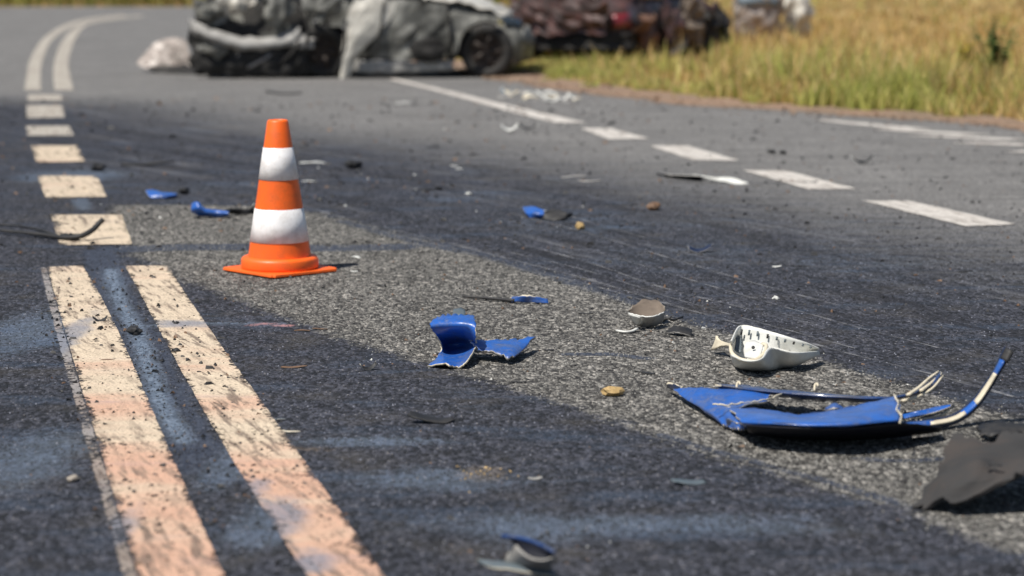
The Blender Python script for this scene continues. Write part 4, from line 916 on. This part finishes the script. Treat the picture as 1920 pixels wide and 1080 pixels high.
def wreck(name, label, loc, rz, paint_m, L=4.0, wheels=(1.0, 3.4), crushed='rear', seed=1, tops=None, tilt=(0, 0), front=M_carw, r=.33):
    root = empty(name, loc, (tilt[0], tilt[1], rz)); tag(root, label, 'car')
    nx = 81; tops = tops or [(0, .80), (.35, .92), (1.0, .95), (2.3, .95), (2.7, .94), (3.3, .88), (3.8, .76), (4.0, .62)]
    tx = [t[0]*L/4 for t in tops]; tz = [t[1] for t in tops]
    prof = []
    half = [(-.70, 0), (-.79, .06), (-.82, .22), (-.835, .42), (-.83, .58), (-.80, .74), (-.77, .86), (-.72, .96), (-.6, 1.0), (-.4, 1.03), (-.2, 1.045), (0, 1.05)]
    half = half+[(-y, z) for y, z in half[-2::-1]]; m = len(half)
    V = []; q = Vector((seed*7.3, seed*2.1, 0))
    for i in range(nx):
        x = L*i/(nx-1); top = float(np.interp(x, tx, tz)); bot = .2+.12*max(0, 1-x/.3)+.10*max(0, 1-(L-x)/.3)
        wsc = 1-.16*max(0, 1-x/.35)**2-.16*max(0, 1-(L-x)/.4)**2
        e = x/L if crushed == 'rear' else 1-x/L
        amp = .025+.20*max(0, 1-e/.45)**1.3
        for (y, zf) in half:
            p = Vector((x, y*wsc, bot+(top-bot)*zf))
            d = Vector((noise.noise(p*2.1+q), noise.noise(p*2.1+q+Vector((9, 0, 0))), noise.noise(p*2.1+q+Vector((0, 9, 0)))))
            d2 = Vector((abs(noise.noise(p*5+q)), abs(noise.noise(p*5+q+Vector((5, 5, 0)))), noise.noise(p*6+q)))
            p = p+d*amp*1.2+(d2-Vector((.2, .2, 0)))*amp*.6; p.z = max(.12, p.z); V.append(p)
    F = []; MI = []
    for i in range(nx-1):
        for j in range(m-1):
            a = i*m+j; f = (a, a+1, a+m+1, a+m)
            cx = L*(i+.5)/(nx-1); yy, zf = half[j]; top = float(np.interp(cx, tx, tz)); cz = .2+(top-.2)*(zf+half[j+1][1])/2
            if abs(yy) > .55 and any((cx-wx)**2+(cz-.32)**2 < (r+.055)**2 for wx in wheels): continue
            e = cx/L if crushed == 'rear' else 1-cx/L
            if zf > .97 and e < .33 and noise.noise(Vector((cx*2, yy*2, seed))) > -.25: continue
            F.append(f)
            MI.append(1 if (e < .42 and noise.noise(Vector((cx*2.5, yy*2, cz*3+seed))) > -.12) or cz < .26 else 2 if (zf > .93 and e > .6) else 0)
    for i in (0, nx-1): F.append(tuple(i*m+j for j in range(m))[::(-1 if i else 1)]); MI.append(1 if (i == 0) == (crushed == 'rear') else 0)
    o = obj('body', V, F, [paint_m, M_soot, front], None, None, True, MI); o.parent = root
    # dark floor pan and engine lumps so that one does not look through the shell
    V, F = join(box((L*.5, 0, .33), (L*.9, 1.2, .2)), box((L*.22, .05, .5), (L*.25, 1.1, .35)), box((L*.8, 0, .5), (L*.22, 1.05, .3)))
    o = obj('underbody', V, F, M_soot, smooth=False); o.parent = root
    # greenhouse: pillars, roof, windows
    def roofp(x, y, z): d = Vector((noise.noise(Vector((x, y, z))*1.7+q), noise.noise(Vector((y, z, x))*1.7+q), noise.noise(Vector((z, x, y))*1.7+q)))*.10; return Vector((x, y, z))+d
    xa, xb, xc, xd_ = L*.14, L*.26, L*.56, L*.70
    V, F, M = shell([[roofp(xb+(xc-xb)*i/6, y, 1.36-.04*abs(y)) for i in range(7)] for y in (-.56, -.3, 0, .3, .56)], 20, 14, .03, 0, .04, seed); o = obj('roof', V, F, [paint_m]*3, None, None, True, M); o.parent = root
    for s in (-1, 1):
        for (p0, p1, rr_) in (((xa, s*.74, .9), (xb, s*.56, 1.35), .04), ((L*.42, s*.77, .92), (L*.42, s*.57, 1.37), .045), ((xd_, s*.74, .93), (xc, s*.56, 1.35), .035)):
            V, F = tube([roofp(*p0), (roofp(*p0)+roofp(*p1))/2, roofp(*p1)], rr_, 8); o = obj('pillar', V, F, paint_m); o.parent = root
        for (a, b) in ((.17, .41), (.44, .66)):
            V, F, M = shell([[Vector((L*a+.05, s*.755, .92)), Vector((L*b-.05, s*.755, .92))], [Vector((max(xb+.02, L*a+.1), s*.58, 1.3)), Vector((min(xc, L*b-.14), s*.58, 1.3))]], 6, 4, .006, .15, .02, seed); o = obj('side_window', V, F, [M_glass]*3, None, None, True, M); o.parent = root
    V, F, M = shell([[Vector((xd_+.02, y, .94)) for y in (-.68, 0, .68)], [Vector((xc+.02, y, 1.33)) for y in (-.52, 0, .52)]], 8, 5, .008, 0, .03, seed); o = obj('windscreen', V, F, [M_glass]*3, None, None, True, M); o.parent = root
    return root
# near wreck: side on, nose to the right; photo pixels 345..985
d0 = P(660, 147); D0 = d0.y; kx = FPX/(D0*1.012)
c1_ = wreck('wrecked_car', 'crushed dusty grey and white car standing across the road', (P(345, 147).x+.05, D0+.85, 0), R(1.5), M_car, 4.05, (1.60, 3.62), 'rear', 3, r=.33)
wheel(c1_, 1.60, -.70, .33, R(7), toe=R(12)); wheel(c1_, 3.62, -.72, .335, R(4), toe=R(-14)); wheel(c1_, 1.55, .70, .33); wheel(c1_, 3.62, .70, .33)
def cpart(name, rows_, mats, nu=16, nv=10, th=.02, jag=.2, lumps=.03, seed=0, root=None, smooth=True):
    V, F, M = shell(rows_, nu, nv, th, jag, lumps, seed); o = obj(name, V, F, mats, None, None, smooth, M); o.parent = root or c1_; return o
v3 = lambda *a: Vector(a)
cpart('bumper', [[v3(.0, -.75, .72), v3(.15, -.95, .66), v3(.5, -1.0, .54), v3(.9, -.99, .50), v3(1.2, -.95, .56), v3(1.35, -.9, .62)], [v3(.0, -.78, .6), v3(.15, -1.0, .55), v3(.5, -1.07, .43), v3(.9, -1.05, .39), v3(1.2, -1.0, .44), v3(1.35, -.92, .5)], [v3(.05, -.74, .52), v3(.2, -.92, .47), v3(.5, -.98, .37), v3(.9, -.96, .34), v3(1.2, -.92, .38), v3(1.35, -.88, .44)]], [M_grey, M_grey, M_soot], 26, 8, .02, .2, .04, 1)
cpart('fender', [[v3(2.0, -.92, .98), v3(2.3, -.92, .99), v3(2.62, -.86, .96)], [v3(1.9, -1.0, .62), v3(2.1, -1.02, .62), v3(2.35, -.95, .6)], [v3(1.85, -1.0, .3), v3(1.95, -1.03, .3), v3(2.08, -.98, .32)], [v3(1.82, -.98, .03), v3(1.88, -1.0, .03), v3(1.95, -.97, .04)]], [M_carw]*3, 7, 8, .02, .3, .03, 2, None, False)
cpart('front_door', [[v3(2.35, -.87, .93), v3(2.75, -.87, .93), v3(3.1, -.86, .9)], [v3(2.25, -.91, .6), v3(2.7, -.92, .58), v3(3.15, -.9, .6)], [v3(2.2, -.90, .24), v3(2.65, -.9, .22), v3(3.12, -.88, .24)]], [M_car]*3, 8, 6, .025, .1, .05, 4, None, False)
cpart('torn_hole', [[v3(2.72, -.955, .46), v3(2.9, -.985, .5), v3(3.08, -.95, .45)], [v3(2.66, -.96, .32), v3(2.9, -.99, .32), v3(3.12, -.955, .33)], [v3(2.75, -.95, .24), v3(2.9, -.97, .2), v3(3.05, -.94, .24)]], [M_soot]*3, 10, 8, .012, .6, .05, 11)
cpart('dented_arch', [[v3(3.18, -.9, .3), v3(3.26, -.93, .58), v3(3.5, -.93, .74), v3(3.75, -.91, .72)], [v3(3.24, -.92, .3), v3(3.32, -.95, .54), v3(3.52, -.95, .68), v3(3.75, -.93, .66)]], [M_car, M_grey, M_soot], 16, 5, .02, .2, .02, 12)
for a_, b_ in (((2.36, -.93, .92), (2.24, -.95, .26)), ((3.12, -.93, .88), (3.16, -.95, .3))):
    V, F = tube(curve([v3(*a_), (v3(*a_)+v3(*b_))/2+v3(.02, -.03, 0), v3(*b_)], 8), .014, 5); o = obj('door_gap', V, F, M_soot); o.parent = c1_
cpart('side_sill', [[v3(1.95, -.84, .24), v3(2.5, -.86, .2), v3(3.2, -.84, .22)], [v3(1.95, -.84, .08), v3(2.5, -.88, .06), v3(3.2, -.84, .1)]], [M_grey, M_grey, M_soot], 16, 5, .03, .3, .05, 5)
cpart('front_bumper', [[v3(3.72, -.84, .66), v3(3.95, -.72, .62), v3(4.1, -.4, .6), v3(4.14, 0, .6), v3(4.1, .5, .6)], [v3(3.86, -.88, .45), v3(4.05, -.76, .44), v3(4.18, -.4, .42), v3(4.22, 0, .42), v3(4.16, .5, .42)], [v3(3.95, -.84, .16), v3(4.04, -.7, .18), v3(4.14, -.4, .2), v3(4.18, 0, .2), v3(4.12, .5, .2)]], [M_car, M_grey, M_soot], 22, 10, .02, .1, .03, 6)
cpart('headlight', [[v3(3.78, -.80, .76), v3(3.96, -.68, .72), v3(4.03, -.5, .7)], [v3(3.84, -.83, .64), v3(4.02, -.7, .62), v3(4.08, -.5, .6)]], [M_glass]*3, 8, 5, .02, 0, 0, 7)
cpart('torn_bonnet', [[v3(2.85, -.78, .96), v3(3.2, -.8, .93), v3(3.55, -.78, .86), v3(3.85, -.7, .74)], [v3(2.8, 0, 1.0), v3(3.2, 0, 1.02), v3(3.6, 0, .93), v3(3.95, 0, .76)], [v3(2.85, .75, .97), v3(3.2, .78, .95), v3(3.55, .78, .9), v3(3.85, .7, .76)]], [M_carw, M_carw, M_soot], 20, 14, .02, .1, .06, 8)
for i, (p, qq) in enumerate([((1.0, -.9, .1), (1.35, -1.0, .45)), ((.6, -.9, .08), (1.0, -.95, .3)), ((1.75, -.95, .05), (1.9, -.98, .6)), ((.3, -.8, .1), (.7, -.9, .36)), ((1.3, -.85, .06), (1.45, -.95, .8))]):
    V, F = tube(curve([v3(*p), (v3(*p)+v3(*qq))/2+v3(.06, -.05, .02), v3(*qq)], 8), .022, 6); o = obj('bent_strut', V, F, M_steel if i % 2 else M_soot); o.parent = c1_
cpart('torn_lining', [[v3(.05, -.8, .42), v3(.5, -.92, .4), v3(1.0, -.95, .34), v3(1.45, -.9, .4)], [v3(.0, -.86, .2), v3(.5, -.95, .2), v3(1.0, -.98, .16), v3(1.45, -.92, .2)], [v3(.1, -.85, .03), v3(.5, -.92, .03), v3(1.0, -.95, .03), v3(1.45, -.9, .03)]], [M_soot]*3, 24, 10, .02, .6, .08, 9)
for i, (x0, z0, x1, z1, mt) in enumerate([(.02, .95, .45, .62, M_car), (.35, 1.0, .8, .75, M_carw), (.85, .95, 1.3, .62, M_car), (1.15, .5, 1.5, .3, M_grey), (.1, .4, .5, .22, M_car), (1.35, 1.02, 1.9, .72, M_car)]):
    y0 = -.84-.04*(i % 3)
    cpart('torn_sheet', [[v3(x0, y0, z0), v3((x0+x1)/2, y0-.08, z0+.05), v3(x1, y0, z0-.03)], [v3(x0+.05, y0-.08, (z0+z1)/2), v3((x0+x1)/2, y0-.14, (z0+z1)/2), v3(x1-.02, y0-.05, (z0+z1)/2)], [v3(x0+.08, y0, z1+.04), v3((x0+x1)/2, y0-.05, z1), v3(x1-.05, y0, z1+.05)]], [mt]*3, 8, 6, .015, .7, .10, 20+i, None, False)
# pinkish detached panel on the road at the left end of the wreck
dp = lab('detached_panel', 'pale pinkish detached body panel leaning against the left end of the grey wreck', 'car panel', P(315, 132))
D3 = P(300, 136).y
V, F, M = shell([[Q(262, 108, D3+.2), Q(285, 86, D3+.25), Q(318, 70, D3+.3), Q(348, 74, D3+.3)], [Q(256, 118, D3+.08), Q(290, 104, D3+.08), Q(325, 98, D3+.1), Q(356, 102, D3+.1)], [Q(268, 127, D3), Q(300, 128, D3-.05), Q(335, 127, D3), Q(372, 130, D3)]], 12, 8, .02, .2, .03, 80); part('panel_sheet', V, F, [M_pale, M_pale, M_soot], dp, False, mi=M)
V, F, M = shell([[Q(280, 125, D3-.02), Q(320, 122, D3-.06), Q(365, 124, D3-.04)], [P(282, 135, .01), P(320, 137, .01), P(368, 139, .01)]], 14, 6, .02, .3, .03, 81); part('painted_shadow', V, F, [M_soot]*3, dp, mi=M)  # black sheet painted in as the shadow under the panel
# maroon wreck in the grass, seen from the tail corner
m0 = P(1205, 128)
c2 = wreck('wrecked_car', 'burnt dark maroon car wreck resting in the roadside grass', (Q(1055, 100, 30.4).x, 30.4, -.03), R(62), M_maroon, 3.9, (.75, 3.1), 'front', 8, front=M_maroon)
wheel(c2, .75, -.70, .33, R(5)); wheel(c2, 3.1, -.70, .33, R(-6)); wheel(c2, .75, .72, .33); wheel(c2, 3.1, .7, .33)
cpart('tail_light', [[v3(.02, -.72, .74), v3(.12, -.82, .75), v3(.3, -.86, .75)], [v3(.0, -.74, .58), v3(.1, -.84, .58), v3(.28, -.87, .58)]], [M_red]*3, 6, 4, .02, .2, .02, 7, c2)
cpart('rear_bumper', [[v3(.45, -.9, .5), v3(.1, -.85, .5), v3(-.1, -.5, .5), v3(-.12, .3, .48)], [v3(.45, -.92, .3), v3(.08, -.9, .28), v3(-.16, -.5, .28), v3(-.18, .3, .26)]], [M_soot]*3, 18, 6, .02, .2, .05, 6, c2)
for i, (x0, z0, x1, z1, mt) in enumerate([(.3, .7, .9, .3, M_rust), (1.1, .8, 1.7, .2, M_maroon), (1.8, .85, 2.5, .3, M_brown2), (2.4, .7, 3.0, .25, M_soot)]):
    cpart('torn_sheet', [[v3(x0, -.9, z0), v3((x0+x1)/2, -1.0, z0), v3(x1, -.92, z0)], [v3(x0, -.98, (z0+z1)/2), v3((x0+x1)/2, -1.05, (z0+z1)/2), v3(x1, -.95, (z0+z1)/2)], [v3(x0+.1, -.95, z1), v3((x0+x1)/2, -1.0, z1), v3(x1, -.9, z1)]], [mt]*3, 8, 6, .015, .7, .14, 40+i, c2, False)
cpart('crushed_hatch', [[v3(-.12, -.7, .95), v3(-.2, 0, 1.0), v3(-.1, .7, .95)], [v3(-.2, -.75, .7), v3(-.28, 0, .7), v3(-.18, .75, .7)], [v3(-.14, -.7, .5), v3(-.2, 0, .5), v3(-.1, .7, .5)]], [M_maroon]*3, 14, 8, .02, .4, .14, 50, c2, False)
# loose tyre in front of the maroon wreck
tp = P(1245, 122); lt = empty('loose_tyre', tp+Vector((0, 0, .17)), (R(24), R(-14), 0)); tag(lt, 'loose black tyre lying tilted in the grass before the maroon wreck', 'tyre')
r = .32; V, F = lathe([(r*.58, -.09), (r*.8, -.105), (r*.95, -.09), (r, -.06), (r, .06), (r*.95, .09), (r*.8, .105), (r*.58, .09), (r*.56, 0)], 40, closed=True); o = obj('tyre_carcass', V, F, M_tyre); o.parent = lt
V, F = lathe([(r*.59, -.07), (r*.52, -.05), (r*.5, .05), (r*.59, .07), (r*.6, 0)], 32, closed=True); o = obj('rim', V, F, M_rust); o.parent = lt
# pale panels standing in the tall grass
pp = P(1420, 86)
pd = lab('pale_door', 'crumpled pale beige car door standing in tall dry grass', 'car door', pp)
D1 = pp.y
V, F, M = shell([[Q(1378, -40, D1), Q(1400, -60, D1), Q(1440, -60, D1), Q(1466, -40, D1)], [Q(1374, 30, D1-.1), Q(1410, 25, D1-.2), Q(1445, 30, D1-.15), Q(1468, 30, D1)], [Q(1382, 92, D1), Q(1410, 95, D1-.05), Q(1440, 94, D1), Q(1458, 92, D1+.05)]], 20, 18, .05, .15, .12, 90); part('door_skin', V, F, [M_pale]*3, pd, mi=M)
V, F, M = shell([[Q(1385, -45, D1+.02), Q(1420, -58, D1+.02), Q(1460, -45, D1+.02)], [Q(1383, 12, D1-.16), Q(1420, 8, D1-.24), Q(1462, 12, D1-.14)]], 10, 6, .02, .05, .03, 91); part('window_pane', V, F, [M_carblue]*3, pd, mi=M)
pb = lab('pale_bonnet', 'bent off white bonnet upright in dry grass beside the pale door', 'car panel', P(1498, 84))
D2 = P(1498, 84).y
V, F, M = shell([[Q(1472, -45, D2), Q(1500, -60, D2), Q(1522, -40, D2)], [Q(1470, 20, D2-.15), Q(1498, 25, D2-.22), Q(1524, 20, D2-.1)], [Q(1476, 90, D2), Q(1500, 92, D2), Q(1518, 90, D2)]], 16, 16, .05, .2, .14, 92); part('bonnet_skin', V, F, [M_carw]*3, pb, mi=M)

# ================================================================== WEEDS
def weed(name, label, px, py, h, cols, n, spread, seed, flower=None):
    b = P(px, py); b.z = -.03; q = random.Random(seed); root = empty(name, b); tag(root, label, 'plant')
    V = []; F = []; Cc = []; SV = []; SF = []
    for s in range(max(4, n//26)):
        a = q.uniform(0, 6.28); tip = Vector((math.cos(a)*spread*q.uniform(.2, 1), math.sin(a)*spread*q.uniform(.2, 1), h*q.uniform(.6, 1)))
        st_ = curve([Vector((0, 0, 0)), tip*.5+Vector((0, 0, h*.08)), tip], 6); v, f = tube(st_, [.008, .007, .006, .005, .004, .003], 5); k1 = len(SV); SV += v; SF += [tuple(i+k1 for i in x) for x in f]
        for i in range(26):
            t = q.uniform(.15, 1); p = st_[int(t*5)].lerp(st_[min(5, int(t*5)+1)], t*5 % 1)
            d = Vector((q.uniform(-1, 1), q.uniform(-1, 1), q.uniform(-.2, .8))).normalized(); L = q.uniform(.06, .13)*(1.2-t*.6); sd = d.cross(Vector((0, 0, 1))).normalized()*L*.28
            k1 = len(V); V += [p, p+d*L*.5+sd, p+d*L+Vector((0, 0, -.02)), p+d*L*.5-sd]; F.append((k1, k1+1, k1+2, k1+3))
            c = Vector(flower if flower and t > .6 else q.choice(cols))*q.uniform(.7, 1.2); Cc += [tuple(c)]*4
    o = obj('leaves', V, F, M_blade, smooth=False); o.parent = root
    at = o.data.color_attributes.new('tint', 'FLOAT_COLOR', 'POINT'); at.data.foreach_set('color', np.array([(*c, 1) for c in Cc], np.float32).ravel())
    o = obj('stem', SV, SF, M_blade); o.parent = root
    at = o.data.color_attributes.new('tint', 'FLOAT_COLOR', 'POINT'); at.data.foreach_set('color', np.array([(.12, .14, .04, 1)]*len(SV), np.float32).ravel())
weed('roadside_weed', 'dark green bushy weed standing above the dry verge grass', 1868, 168, .85, [(.09, .16, .05), (.12, .19, .06), (.16, .22, .08)], 520, .36, 1)
weed('yellow_weed', 'slim yellow flowering weed left of the dark green weed', 1814, 160, .62, [(.2, .22, .04), (.3, .28, .05)], 160, .10, 2, (.5, .42, .05))
